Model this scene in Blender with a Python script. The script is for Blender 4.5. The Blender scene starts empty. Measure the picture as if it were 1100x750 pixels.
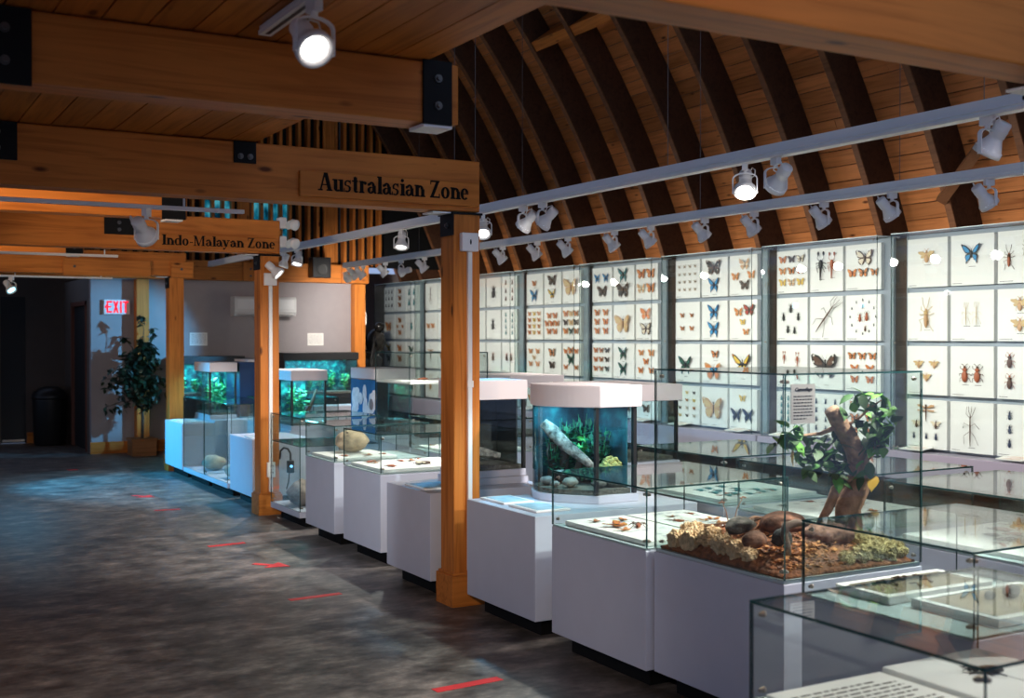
import bpy, bmesh, math, random
from mathutils import Vector, Matrix, Euler
random.seed(7)
S = bpy.context.scene
COL = S.collection
PI = math.pi

# ------------------------------------------------------------------ materials
MATS = {}
def new_mat(name):
    m = bpy.data.materials.new(name); m.use_nodes = True
    nt = m.node_tree; nt.nodes.clear()
    out = nt.nodes.new('ShaderNodeOutputMaterial')
    return m, nt, out
def node(nt, typ, **kw):
    n = nt.nodes.new(typ)
    for k, v in kw.items():
        setattr(n, k, v)
    return n
def pbsdf(nt, out, col=(.8,.8,.8), rough=.5, metal=0, spec=.5):
    b = nt.nodes.new('ShaderNodeBsdfPrincipled')
    b.inputs['Base Color'].default_value = (*col, 1)
    b.inputs['Roughness'].default_value = rough
    b.inputs['Metallic'].default_value = metal
    b.inputs['Specular IOR Level'].default_value = spec
    nt.links.new(b.outputs[0], out.inputs[0])
    return b
def ramp(nt, fac, stops):
    r = nt.nodes.new('ShaderNodeValToRGB')
    el = r.color_ramp.elements
    while len(el) < len(stops): el.new(.5)
    for e, (p, c) in zip(el, stops):
        e.position = p; e.color = (*c, 1)
    nt.links.new(fac, r.inputs[0])
    return r
def coords(nt, scale, rnd=True):
    tc = nt.nodes.new('ShaderNodeTexCoord')
    mp = nt.nodes.new('ShaderNodeMapping')
    mp.inputs['Scale'].default_value = scale
    src = tc.outputs['Object']
    if rnd:
        oi = nt.nodes.new('ShaderNodeObjectInfo')
        mul = node(nt, 'ShaderNodeMath', operation='MULTIPLY'); mul.inputs[1].default_value = 37.0
        nt.links.new(oi.outputs['Random'], mul.inputs[0])
        add = node(nt, 'ShaderNodeVectorMath', operation='ADD')
        nt.links.new(src, add.inputs[0]); nt.links.new(mul.outputs[0], add.inputs[1])
        src = add.outputs[0]
    nt.links.new(src, mp.inputs[0])
    return mp.outputs[0]
def plain(name, col, rough=.5, metal=0, spec=.5, mottle=0, scale=8, bump=0):
    if name in MATS: return MATS[name]
    m, nt, out = new_mat(name)
    b = pbsdf(nt, out, col, rough, metal, spec)
    if mottle or bump:
        v = coords(nt, (scale,)*3)
        n = nt.nodes.new('ShaderNodeTexNoise'); n.inputs['Scale'].default_value = 1; n.inputs['Detail'].default_value = 5
        nt.links.new(v, n.inputs['Vector'])
        if mottle:
            a = tuple(c*(1-mottle) for c in col); d = tuple(min(1, c*(1+mottle)) for c in col)
            r = ramp(nt, n.outputs['Fac'], [(.3, a), (.7, d)])
            nt.links.new(r.outputs[0], b.inputs['Base Color'])
        if bump:
            bp = nt.nodes.new('ShaderNodeBump'); bp.inputs['Strength'].default_value = bump; bp.inputs['Distance'].default_value = .02
            nt.links.new(n.outputs['Fac'], bp.inputs['Height']); nt.links.new(bp.outputs[0], b.inputs['Normal'])
    MATS[name] = m
    return m
def wood(name, axis, light, dark, rough=.5, knots=True, island=0.0):
    if name in MATS: return MATS[name]
    m, nt, out = new_mat(name)
    b = pbsdf(nt, out, light, rough, 0, .18)
    sc = [22, 22, 22]; sc[axis] = 1.3
    v = coords(nt, sc)
    n = nt.nodes.new('ShaderNodeTexNoise'); n.inputs['Scale'].default_value = 1; n.inputs['Detail'].default_value = 6; n.inputs['Distortion'].default_value = 1.2
    nt.links.new(v, n.inputs['Vector'])
    r = ramp(nt, n.outputs['Fac'], [(.28, dark), (.52, light), (.8, tuple(min(1, c*1.15) for c in light))])
    cur = r.outputs[0]
    # broad tone change
    v2 = coords(nt, (1.7, 1.7, 1.7))
    n2 = nt.nodes.new('ShaderNodeTexNoise'); n2.inputs['Scale'].default_value = 1
    nt.links.new(v2, n2.inputs['Vector'])
    mx = node(nt, 'ShaderNodeMixRGB', blend_type='MULTIPLY'); mx.inputs[0].default_value = .5
    r2 = ramp(nt, n2.outputs['Fac'], [(.3, (.6, .55, .5)), (.7, (1, 1, 1))])
    nt.links.new(cur, mx.inputs[1]); nt.links.new(r2.outputs[0], mx.inputs[2]); cur = mx.outputs[0]
    if knots:
        sc = [7, 7, 7]; sc[axis] = 2.6
        v3 = coords(nt, sc)
        vo = nt.nodes.new('ShaderNodeTexVoronoi'); vo.inputs['Scale'].default_value = 1
        nt.links.new(v3, vo.inputs['Vector'])
        rk = ramp(nt, vo.outputs['Distance'], [(.06, (1, 1, 1)), (.13, (0, 0, 0))])
        mk = node(nt, 'ShaderNodeMixRGB', blend_type='MIX')
        nt.links.new(rk.outputs[0], mk.inputs[0]); nt.links.new(cur, mk.inputs[1])
        mk.inputs[2].default_value = (dark[0]*.28, dark[1]*.25, dark[2]*.25, 1)
        cur = mk.outputs[0]
    if island:
        g = nt.nodes.new('ShaderNodeNewGeometry')
        ri = ramp(nt, g.outputs['Random Per Island'], [(0, (1-island,)*3), (1, (1, 1, 1))])
        mi = node(nt, 'ShaderNodeMixRGB', blend_type='MULTIPLY'); mi.inputs[0].default_value = 1
        nt.links.new(cur, mi.inputs[1]); nt.links.new(ri.outputs[0], mi.inputs[2]); cur = mi.outputs[0]
    nt.links.new(cur, b.inputs['Base Color'])
    MATS[name] = m
    return m
def glass(name, tint, refl=1.0, rough=0.0):
    m, nt, out = new_mat(name)
    tr = nt.nodes.new('ShaderNodeBsdfTransparent'); tr.inputs[0].default_value = (*tint, 1)
    gl = nt.nodes.new('ShaderNodeBsdfGlossy'); gl.inputs['Roughness'].default_value = rough
    fr = nt.nodes.new('ShaderNodeFresnel'); fr.inputs[0].default_value = 1.45
    # the same reflectance on the way in and on the way out of a pane
    g = nt.nodes.new('ShaderNodeNewGeometry')
    mix_n = node(nt, 'ShaderNodeMix', data_type='FLOAT')
    mix_n.inputs[2].default_value = 1.45; mix_n.inputs[3].default_value = 1/1.45
    nt.links.new(g.outputs['Backfacing'], mix_n.inputs[0]); nt.links.new(mix_n.outputs[0], fr.inputs[0])
    mu = node(nt, 'ShaderNodeMath', operation='MULTIPLY'); mu.inputs[1].default_value = refl; mu.use_clamp = True
    nt.links.new(fr.outputs[0], mu.inputs[0])
    mx = nt.nodes.new('ShaderNodeMixShader')
    nt.links.new(mu.outputs[0], mx.inputs[0]); nt.links.new(tr.outputs[0], mx.inputs[1]); nt.links.new(gl.outputs[0], mx.inputs[2])
    nt.links.new(mx.outputs[0], out.inputs[0])
    MATS[name] = m
    return m
def emit(name, col, strength):
    m, nt, out = new_mat(name)
    e = nt.nodes.new('ShaderNodeEmission'); e.inputs[0].default_value = (*col, 1); e.inputs[1].default_value = strength
    nt.links.new(e.outputs[0], out.inputs[0]); MATS[name] = m
    return m

PINE_L, PINE_D = (.66, .222, .042), (.45, .132, .02)
W_Z = wood('pine_upright', 2, PINE_L, PINE_D)
W_X = wood('pine_across', 0, PINE_L, PINE_D)
W_Y = wood('pine_along', 1, PINE_L, PINE_D)
W_SIGN = wood('sign_pine', 0, (.60, .20, .035), (.46, .145, .02), knots=False)
W_LOFT = wood('loft_planks', 1, (.62, .21, .042), (.42, .125, .02), island=.3)
W_ROOF = wood('roof_planks', 1, (.78, .30, .10), (.52, .18, .055), rough=.38, island=.35)
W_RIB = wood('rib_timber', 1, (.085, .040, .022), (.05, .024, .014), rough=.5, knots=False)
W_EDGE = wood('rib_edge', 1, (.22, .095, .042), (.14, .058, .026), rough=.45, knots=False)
W_DARK = wood('dark_boards', 2, (.10, .055, .035), (.05, .028, .018), knots=False)
W_POT = wood('planter_pine', 0, (.30, .13, .05), (.2, .08, .03), knots=False)
GLASS = glass('clear_glass', (.958, .985, .979))
GEDGE = plain('glass_edge', (.012, .05, .05), .15)
TANKG = glass('tank_glass', (.92, .975, .985))
LAV = plain('lavender_paint', (.58, .60, .70), .45, mottle=.02)
WHITE = plain('white_enamel', (.90, .88, .86), .35)
SHELF_TONE = plain('shelf_tone', (.27, .245, .31), .5)  # wall shelf colour, darker than the lavender of the cabinets
RAILW = plain('rail_enamel', (.84, .88, .92), .35)
BOARD = plain('back_board', (.27, .31, .36), .6)
TRAY = plain('specimen_card', (.80, .79, .76), .65)
PAPER = plain('paper', (.85, .83, .79), .7)
INK = plain('ink', (.012, .010, .009), .9, 0, .1)
BLACK = plain('black_plastic', (.012, .012, .013), .4)
KICK = plain('kick_black', (.006, .006, .006), .7, 0, .2)
STEEL = plain('black_steel', (.006, .006, .006), .6, 0, .2)
CLIP = plain('brushed_clip', (.38, .32, .27), .3, .9)
CHROME = plain('bolt_steel', (.12, .11, .10), .4, .8)
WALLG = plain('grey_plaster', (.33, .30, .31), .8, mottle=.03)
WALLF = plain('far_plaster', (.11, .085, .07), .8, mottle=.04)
DOORM = plain('dark_door', (.012, .012, .013), .6)
REDT = plain('red_tape', (.62, .03, .035), .5)
LENS = emit('lamp_lens', (1, .96, .92), 14)
LENSB = emit('blue_lamp_lens', (.25, .8, 1), 8)

def floor_mat():
    m, nt, out = new_mat('vinyl_floor')
    b = pbsdf(nt, out, (.1, .1, .1), .42, 0, .5)
    v = coords(nt, (1.9, 2.6, 1), rnd=False)
    n = nt.nodes.new('ShaderNodeTexNoise'); n.inputs['Scale'].default_value = 2.2; n.inputs['Detail'].default_value = 9; n.inputs['Roughness'].default_value = .68
    nt.links.new(v, n.inputs['Vector'])
    r = ramp(nt, n.outputs['Fac'], [(.36, (.05, .045, .044)), (.52, (.16, .142, .132)), (.68, (.34, .295, .265))])
    v2 = coords(nt, (2.6, 5, 1), rnd=False)
    n2 = nt.nodes.new('ShaderNodeTexNoise'); n2.inputs['Scale'].default_value = 5; n2.inputs['Detail'].default_value = 6
    nt.links.new(v2, n2.inputs['Vector'])
    r2 = ramp(nt, n2.outputs['Fac'], [(.3, (.55, .55, .55)), (.65, (1, 1, 1))])
    mx = node(nt, 'ShaderNodeMixRGB', blend_type='MULTIPLY'); mx.inputs[0].default_value = .8
    nt.links.new(r.outputs[0], mx.inputs[1]); nt.links.new(r2.outputs[0], mx.inputs[2])
    nt.links.new(mx.outputs[0], b.inputs['Base Color'])
    rr = node(nt, 'ShaderNodeMapRange'); rr.inputs['To Min'].default_value = .34; rr.inputs['To Max'].default_value = .55
    nt.links.new(n.outputs['Fac'], rr.inputs[0]); nt.links.new(rr.outputs[0], b.inputs['Roughness'])
    return m
FLOOR = floor_mat()

# ------------------------------------------------------------------ mesh builder
class MB:
    def __init__(s): s.v = []; s.f = []; s.m = []; s.mats = []
    def mi(s, mat):
        if mat not in s.mats: s.mats.append(mat)
        return s.mats.index(mat)
    def add(s, vs, fs, mat):
        o = len(s.v); k = s.mi(mat)
        s.v += [tuple(v) for v in vs]
        for f in fs: s.f.append([o+i for i in f]); s.m.append(k)
        return s
    def box(s, x0, x1, y0, y1, z0, z1, mat, M=None):
        vs = [Vector((x, y, z)) for z in (z0, z1) for x, y in ((x0, y0), (x1, y0), (x1, y1), (x0, y1))]
        if M: vs = [M @ v for v in vs]
        return s.add(vs, [(3,2,1,0), (4,5,6,7), (0,1,5,4), (1,2,6,5), (2,3,7,6), (3,0,4,7)], mat)
    def pane(s, x0, x1, y0, y1, z0, z1, mat=None, edge=None):
        """a sheet of glass: the two big faces are clear, the four narrow ones show the green edge"""
        mat = mat or GLASS; edge = edge or GEDGE
        vs = [(x, y, z) for z in (z0, z1) for x, y in ((x0, y0), (x1, y0), (x1, y1), (x0, y1))]
        d = [x1-x0, y1-y0, z1-z0]; th = d.index(min(d))
        fa = {2: [(3,2,1,0), (4,5,6,7)], 1: [(0,1,5,4), (2,3,7,6)], 0: [(1,2,6,5), (3,0,4,7)]}
        o = len(s.v); s.v += vs
        for a in fa:
            for f in fa[a]: s.f.append([o+i for i in f]); s.m.append(s.mi(mat if a == th else edge))
        return s
    def prism(s, poly, z0, z1, mat, side=None, M=None):
        n = len(poly)
        vs = [Vector((x, y, z0)) for x, y in poly] + [Vector((x, y, z1)) for x, y in poly]
        if M: vs = [M @ v for v in vs]
        s.add(vs, [tuple(range(n-1, -1, -1)), tuple(range(n, 2*n))] + ([] if side else [(i, (i+1) % n, n+(i+1) % n, n+i) for i in range(n)]), mat)
        if side: s.add(vs, [(i, (i+1) % n, n+(i+1) % n, n+i) for i in range(n)], side)
        return s
    def tube(s, pts, rad, mat, n=8, cap=True):
        pts = [Vector(p) for p in pts]
        if not isinstance(rad, (list, tuple)): rad = [rad]*len(pts)
        vs, fs = [], []
        up = Vector((0, 0, 1)); prev = None
        for i, p in enumerate(pts):
            d = (pts[min(i+1, len(pts)-1)] - pts[max(i-1, 0)]).normalized()
            if prev is None:
                a = d.cross(up) if abs(d.z) < .9 else d.cross(Vector((1, 0, 0)))
            else:
                a = prev - d*prev.dot(d)
            a.normalize(); prev = a; b = d.cross(a)
            for k in range(n):
                t = 2*PI*k/n; vs.append(p + (a*math.cos(t) + b*math.sin(t))*rad[i])
        for i in range(len(pts)-1):
            for k in range(n):
                fs.append((i*n+k, i*n+(k+1) % n, (i+1)*n+(k+1) % n, (i+1)*n+k))
        if cap: fs += [tuple(range(n-1, -1, -1)), tuple(range((len(pts)-1)*n, len(pts)*n))]
        return s.add(vs, fs, mat)
    def lathe(s, prof, mat, n=20, M=None, cap=True):
        vs, fs = [], []
        for r, z in prof:
            for k in range(n):
                t = 2*PI*k/n; v = Vector((r*math.cos(t), r*math.sin(t), z)); vs.append(M @ v if M else v)
        for i in range(len(prof)-1):
            for k in range(n): fs.append((i*n+k, i*n+(k+1) % n, (i+1)*n+(k+1) % n, (i+1)*n+k))
        if cap: fs += [tuple(range(n-1, -1, -1)), tuple(range((len(prof)-1)*n, len(prof)*n))]
        return s.add(vs, fs, mat)
    def ell(s, c, r, mat, n=8, m=6, jit=0, seed=0, M=None):
        rg = random.Random(seed); c = Vector(c); vs, fs = [], []
        for i in range(m+1):
            ph = PI*i/m
            for k in range(n):
                t = 2*PI*k/n; j = 1 + (rg.uniform(-jit, jit) if 0 < i < m else 0)
                v = Vector((r[0]*math.sin(ph)*math.cos(t)*j, r[1]*math.sin(ph)*math.sin(t)*j, r[2]*math.cos(ph)*j))
                if M: v = M @ v
                vs.append(c+v)
        for i in range(m):
            for k in range(n): fs.append((i*n+k, (i+1)*n+k, (i+1)*n+(k+1) % n, i*n+(k+1) % n))
        return s.add(vs, fs, mat)
    def mesh(s, name, smooth=False):
        me = bpy.data.meshes.new(name)
        me.from_pydata(s.v, [], s.f)
        for mt in s.mats: me.materials.append(mt)
        me.polygons.foreach_set('material_index', s.m)
        if smooth: me.polygons.foreach_set('use_smooth', [True]*len(s.f))
        bm = bmesh.new(); bm.from_mesh(me)
        bmesh.ops.remove_doubles(bm, verts=bm.verts, dist=1e-6)
        bmesh.ops.recalc_face_normals(bm, faces=bm.faces)
        bm.to_mesh(me); bm.free()
        me.update()
        return me
    def build(s, name, parent=None, loc=(0,0,0), rot=None, smooth=False, bevel=0):
        return put(name, s.mesh(name, smooth), parent, loc, rot, bevel)
def put(name, me, parent=None, loc=(0,0,0), rot=None, bevel=0, scale=None):
    o = bpy.data.objects.new(name, me); COL.objects.link(o)
    o.location = loc
    if rot is not None: o.rotation_euler = rot
    if scale is not None: o.scale = (scale,)*3 if not isinstance(scale, (tuple, list)) else scale
    if parent: o.parent = parent
    if bevel:
        b = o.modifiers.new('edge', 'BEVEL'); b.width = bevel; b.segments = 2; b.limit_method = 'ANGLE'
    return o
def tag(o, label=None, cat=None, group=None, kind=None):
    if label: o['label'] = label
    if cat: o['category'] = cat
    if group: o['group'] = group
    if kind: o['kind'] = kind
    return o
def thing(name, label, cat, loc=(0,0,0), rot=None, group=None):
    o = bpy.data.objects.new(name, None); COL.objects.link(o); o.location = loc; o.empty_display_size = .05
    if rot is not None: o.rotation_euler = rot
    return tag(o, label, cat, group)
def struct(name, mb, **k): return tag(mb.build(name, **k), kind='structure')

# ------------------------------------------------------------------ room shell
struct('floor', MB().box(-9, 10, -4, 19.2, -.1, 0, FLOOR))
struct('wall_back', MB().box(2.9, 6.85, 16.6, 16.72, 0, 2.42, WALLG))
sw = MB()
for y0, y1, z0, z1 in ((16.72, 16.95, 0, 2.42), (18.15, 18.8, 0, 2.42), (16.95, 18.15, 2.08, 2.42)):
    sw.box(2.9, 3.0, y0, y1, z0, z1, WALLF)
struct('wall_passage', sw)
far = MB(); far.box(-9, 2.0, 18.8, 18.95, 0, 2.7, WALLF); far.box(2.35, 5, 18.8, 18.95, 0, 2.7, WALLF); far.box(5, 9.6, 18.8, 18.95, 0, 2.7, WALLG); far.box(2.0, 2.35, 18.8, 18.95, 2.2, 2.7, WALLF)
struct('wall_far', far)
d = struct('door_1', MB().box(2.0, 2.35, 18.82, 18.88, .01, 2.2, DOORM)); MB().box(2.02, 2.33, 18.8, 18.82, .03, .06, CLIP).build('threshold_strip', d)
d2 = MB(); d2.box(2.93, 2.97, 16.99, 18.11, .01, 2.04, DOORM); d2 = struct('door_2', d2)
fr = MB(); redw = plain('red_brown_jamb', (.12, .035, .02), .5)
fr.box(2.885, 3.0, 18.1, 18.16, 0, 2.1, redw); fr.box(2.885, 3.0, 16.93, 16.99, 0, 2.1, redw); fr.box(2.885, 3.0, 16.93, 18.16, 2.04, 2.1, redw); fr.build('frame', d2)
bb = MB(); bb.box(2.885, 6.85, 16.575, 16.6, 0, .16, W_X)
struct('baseboard_back', bb); struct('baseboard_far', MB().box(2.36, 2.9, 18.775, 18.8, 0, .16, W_X))

# arched roof: sheathing planks and ribs (circular arc about a line parallel to the aisle)
CX, CZ, RI, RO = -1.0, -.8, 9.75, 10.09
def arc(a, r): return (CX + r*math.cos(a), CZ + r*math.sin(a))
roof = MB()
a = math.asin(.8/RO); w = .152/RO; ys = [2.0]
k = 0
while a < PI/2 + .3:
    y = -1.0 - random.random()*2; rr = RO + random.uniform(0, .006)
    while y < 18.9:
        L = random.choice((2.43, 3.24, 4.05)); y1 = min(y+L, 18.95)
        p = [arc(a+.0004, rr), arc(a+w-.0004, rr), arc(a+w-.0004, rr+.03), arc(a+.0004, rr+.03)]
        vs = [(q[0], yy, q[1]) for yy in (max(y, -1)+.002, y1-.002) for q in p]
        if y1 > -1: roof.add(vs, [(0,1,2,3), (7,6,5,4), (0,4,5,1), (1,5,6,2), (2,6,7,3), (3,7,4,0)], W_ROOF)
        y = y1 if y1 < 18.95 else 99
    a += w; k += 1
struct('ceiling_vault', roof)
# outer skin keeps daylight out of the plank gaps
sk = MB(); vs, fs = [], []
N = 40
for i in range(N+1):
    t = math.asin(.8/RO) + (PI/2 + 1.1 - math.asin(.8/RO))*i/N
    q = arc(t, RO+.06); vs += [(q[0], -1.2, q[1]), (q[0], 19, q[1])]
for i in range(N): fs.append((2*i, 2*i+1, 2*i+3, 2*i+2))
sk.add(vs, fs, W_DARK); struct('ceiling_outer', sk)
RIB_Y = [2.67+.81*i for i in range(20)]
def rib_mesh():
    mb = MB(); n = 44; a0, a1 = math.asin(.8/RI), PI/2 + .25
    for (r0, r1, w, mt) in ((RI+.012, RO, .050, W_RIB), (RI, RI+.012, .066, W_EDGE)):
        vs, fs = [], []
        for i in range(n+1):
            t = a0 + (a1-a0)*i/n
            for r in (r0, r1):
                q = arc(t, r); vs += [(q[0], -w/2, q[1]), (q[0], w/2, q[1])]
        for i in range(n):
            b, c = 4*i, 4*i+4
            fs += [(b, b+1, c+1, c), (b+2, c+2, c+3, b+3), (b, c, c+2, b+2), (b+1, b+3, c+3, c+1)]
        mb.add(vs, fs, mt)
    return mb.mesh('rib')
RM = rib_mesh()
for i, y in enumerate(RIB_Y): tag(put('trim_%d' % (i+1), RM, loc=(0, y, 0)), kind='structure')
# blocking between two pairs of ribs high in the vault, brace low near the camera
for i, (kk, aa) in enumerate(((10, .622), (9, .622))):
    y0, y1 = RIB_Y[kk]+.03, RIB_Y[kk+1]-.03
    b = MB(); p = [arc(aa, RI+.02), arc(aa, RO), arc(aa+.012, RO), arc(aa+.012, RI+.02)]
    vs = [(q[0], yy, q[1]) for yy in (y0, y1) for q in p]
    b.add(vs, [(0,1,2,3), (7,6,5,4), (0,4,5,1), (1,5,6,2), (2,6,7,3), (3,7,4,0)], W_Y)
    struct('trim_%d' % (30+i), b)
br = MB(); br.tube([(8.05, 6.75, 2.75), (8.02, 6.05, 3.45)], .06, W_EDGE, n=4); struct('trim_33', br)
# partition behind the wall cases
pt = MB(); pt.box(8.0, 8.05, 3.0, 18.2, 0, 2.46, W_DARK); struct('wall_right', pt)
# knee wall under the vault foot beyond the partition is the vault itself; gable boards above the back wall
gb = MB(); gb.box(1.5, 8.6, 16.9, 16.95, 2.68, 6.5, KICK); struct('wall_gable', gb)
for i in range(30):
    x = 3.0 + i*.145
    m = MB(); m.box(x, x+.042, 16.74, 16.88, 2.68, 6.4, W_Z); struct('trim_%d' % (40+i), m)
for i, x in enumerate((4.96, 6.28)): struct('trim_%d' % (80+i), MB().box(x, x+.17, 16.68, 16.735, 2.68, 6.4, W_Z))
BLUEP = None
def blue_glass():
    m, nt, out = new_mat('lit_blue_glass')
    v = coords(nt, (9, 9, 5), rnd=False)
    n = nt.nodes.new('ShaderNodeTexNoise'); n.inputs['Scale'].default_value = 1; n.inputs['Detail'].default_value = 4
    nt.links.new(v, n.inputs['Vector'])
    r = ramp(nt, n.outputs['Fac'], [(.35, (.0, .03, .06)), (.5, (.01, .22, .34)), (.68, (.12, .62, .75))])
    e = nt.nodes.new('ShaderNodeEmission'); e.inputs[1].default_value = .45
    nt.links.new(r.outputs[0], e.inputs[0]); nt.links.new(e.outputs[0], out.inputs[0])
    return m
BLUEP = blue_glass()
wn = 1
for i in (10, 11, 12, 15, 16, 17, 18):
    x = 3.0 + i*.145
    struct('window_%d' % wn, MB().box(x+.043, x+.144, 16.84, 16.86, 2.9, 3.75, BLUEP)); wn += 1

# loft floor seen from below
lf = MB(); x = 1.93
while x > -5:
    y = -2 - random.random()*3
    while y < 16.6:
        L = random.uniform(3, 5); lf.box(x-.146, x-.003, max(-2, y), min(16.6, y+L-.004), 2.65+random.uniform(0, .003), 2.69, W_LOFT); y += L
    x -= .149
struct('ceiling_loft', lf)
struct('floor_loft', MB().box(-5, 1.93, -2, 16.6, 2.70, 2.74, W_DARK))

# ------------------------------------------------------------------ timber frame
def bolt(parent, loc, axis='y'):
    m = MB(); m.lathe([(.016, 0), (.016, .008), (.009, .008), (.009, .018)], CHROME, 10)
    m.build('bolt', parent, loc, (PI/2, 0, 0) if axis == 'y' else (0, -PI/2, 0), smooth=False)
def post(x0, y0, label, w=.175, top=2.34, base=True, bracket=True):
    t = thing('timber_post', label, 'post', (x0, y0, 0))
    MB().box(0, w, 0, w, .0, top-.005, W_Z).build('shaft', t, bevel=.006)
    if base: 
        b = MB(); b.box(-.022, w+.022, -.022, w+.022, 0, .185, W_X); b.box(-.012, w+.012, -.012, w+.012, .185, .2, W_X); b.build('base_block', t, bevel=.004)
    if bracket:
        k = MB(); k.box(-.012, -.001, -.005, w*.9, top-.14, top-.003, STEEL); k.box(-.012, w+.012, -.012, w+.012, top-.016, top-.004, STEEL)
        k = k.build('steel_cap', t)
        MB().box(-.13, -.013, .01, w-.02, top-.012, top-.004, WHITE).build('bearing_plate', t)
        bolt(k, (-.012, .06, top-.08), 'x')
    return t
P0 = post(3.135, 2.13, 'timber post at the near end of the row, beside the closest glass cases')
P1 = post(3.115, 6.13, 'timber post below the Australasian Zone sign, with white junction box')
P2 = post(3.215, 10.14, 'timber post below the Indo-Malayan Zone sign, with white outlet')
P3 = post(3.345, 14.05, 'timber post at the far end of the cabinet row', top=2.32)
WP = post(3.46, 16.39, 'timber post against the grey back wall beside the exit sign', w=.17, bracket=False, top=2.4)
WP2 = post(6.66, 16.39, 'timber post on the back wall carrying a white handset', w=.17, bracket=False, top=2.4)
# junction box and conduit on the two posts
m = MB(); m.box(.035, .145, -.045, -.001, 2.105, 2.215, WHITE); jb = m.build('junction_box', P1, bevel=.006)
m = MB(); m.ell((.09, -.046, 2.16), (.006, .004, .016), BLACK); m.build('keyhole', jb)
m = MB(); m.box(.085, .113, -.022, -.001, .21, 2.104, WHITE); m.build('conduit', P1, bevel=.003)
m = MB(); m.box(.08, .118, -.027, -.0225, 1.3, 1.34, WHITE); m.build('conduit_clip', P1)
m = MB(); m.box(.03, .145, -.04, -.001, 2.06, 2.17, WHITE); m.build('junction_box', P2, bevel=.006)
m = MB(); m.box(.075, .107, -.022, -.001, .21, 2.059, WHITE); m.build('conduit', P2, bevel=.003)
m = MB(); m.box(.055, .128, -.032, -.001, .34, .475, WHITE); ot = m.build('outlet', P2, bevel=.004)
for zz in (.375, .435):
    for xx in (.08, .1): MB().box(xx, xx+.006, -.034, -.0325, zz, zz+.016, BLACK).build('slot', ot)

def beam(x0, x1, y0, y1, z0, z1, label, hang=(), name='timber_beam'):
    t = thing(name, label, 'beam', (x0, y0, z0))
    MB().box(0, x1-x0, 0, y1-y0, 0, z1-z0, W_X).build('beam_body', t, bevel=.008)
    for xa, xb, za, zb in hang:
        k = MB(); k.box(xa-x0, xb-x0, -.012, -.0005, za-z0, zb-z0, STEEL)
        k = k.build('steel_bracket', t)
        for zz in (.3, .72):
            for f in ((.28, .72) if zb-za < .14 else (.5,)):
                if zb-za < .14 and zz > .5: continue
                bolt(k, (xa-x0+(xb-xa)*f, -.012, za-z0+(zb-za)*zz))
    return t
B0 = beam(-5, 3.31, 2.13, 2.30, 2.365, 2.645, 'timber beam overhead at the top, nearest the camera')
B1 = beam(-5, 3.29, 6.13, 6.305, 2.342, 2.645, 'timber beam carrying the Australasian Zone sign', hang=((.55, .73, 2.46, 2.645), (1.80, 1.92, 2.53, 2.645)))
B2 = beam(-5, 3.40, 10.14, 10.315, 2.345, 2.645, 'timber beam carrying the Indo-Malayan Zone sign', hang=((1.88, 2.12, 2.46, 2.6),))
B3 = beam(-5, 3.55, 14.05, 14.225, 2.325, 2.6, 'timber beam over the far end of the cabinet row', hang=())
for i, (xa, xb) in enumerate(((2.15, 3.12), (3.36, 3.62))):
    k = MB(); k.box(xa+5, xb+5, -.05, -.001, -.02, .17, W_X); k = k.build('packing_block', B3, bevel=.005); bolt(k, (xa+5.12, -.05, .08))
J1 = beam(-5, 2.055, 4.0, 4.17, 2.415, 2.645, 'loft joist with black steel hanger above the near spotlight', hang=((.36, .52, 2.4, 2.645), (1.90, 2.02, 2.405, 2.65)))
J2 = beam(-5, 2.055, 8.1, 8.27, 2.415, 2.645, 'loft joist behind the Australasian Zone beam', hang=((1.88, 2.04, 2.405, 2.65),))
J3 = beam(-5, 2.055, 12.1, 12.27, 2.415, 2.645, 'loft joist behind the Indo-Malayan Zone beam', hang=((1.88, 2.04, 2.405, 2.65),))
for J in (J1, J2, J3):
    k = MB(); k.box(6.90, 7.02, -.012, .12, -.02, -.006, WHITE); k.build('bearing_plate', J)
TB = beam(-5, 6.9, 16.42, 16.595, 2.405, 2.68, 'tie beam along the top of the grey back wall')
for xx in (4.95, 6.45):
    k = MB(); k.box(xx+5, xx+5.22, -.03, -.001, .0, .26, W_Z); k = k.build('packing_block', TB, bevel=.004)
    for q in (.07, .17): bolt(k, (xx+5.11, -.03, q))

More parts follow.
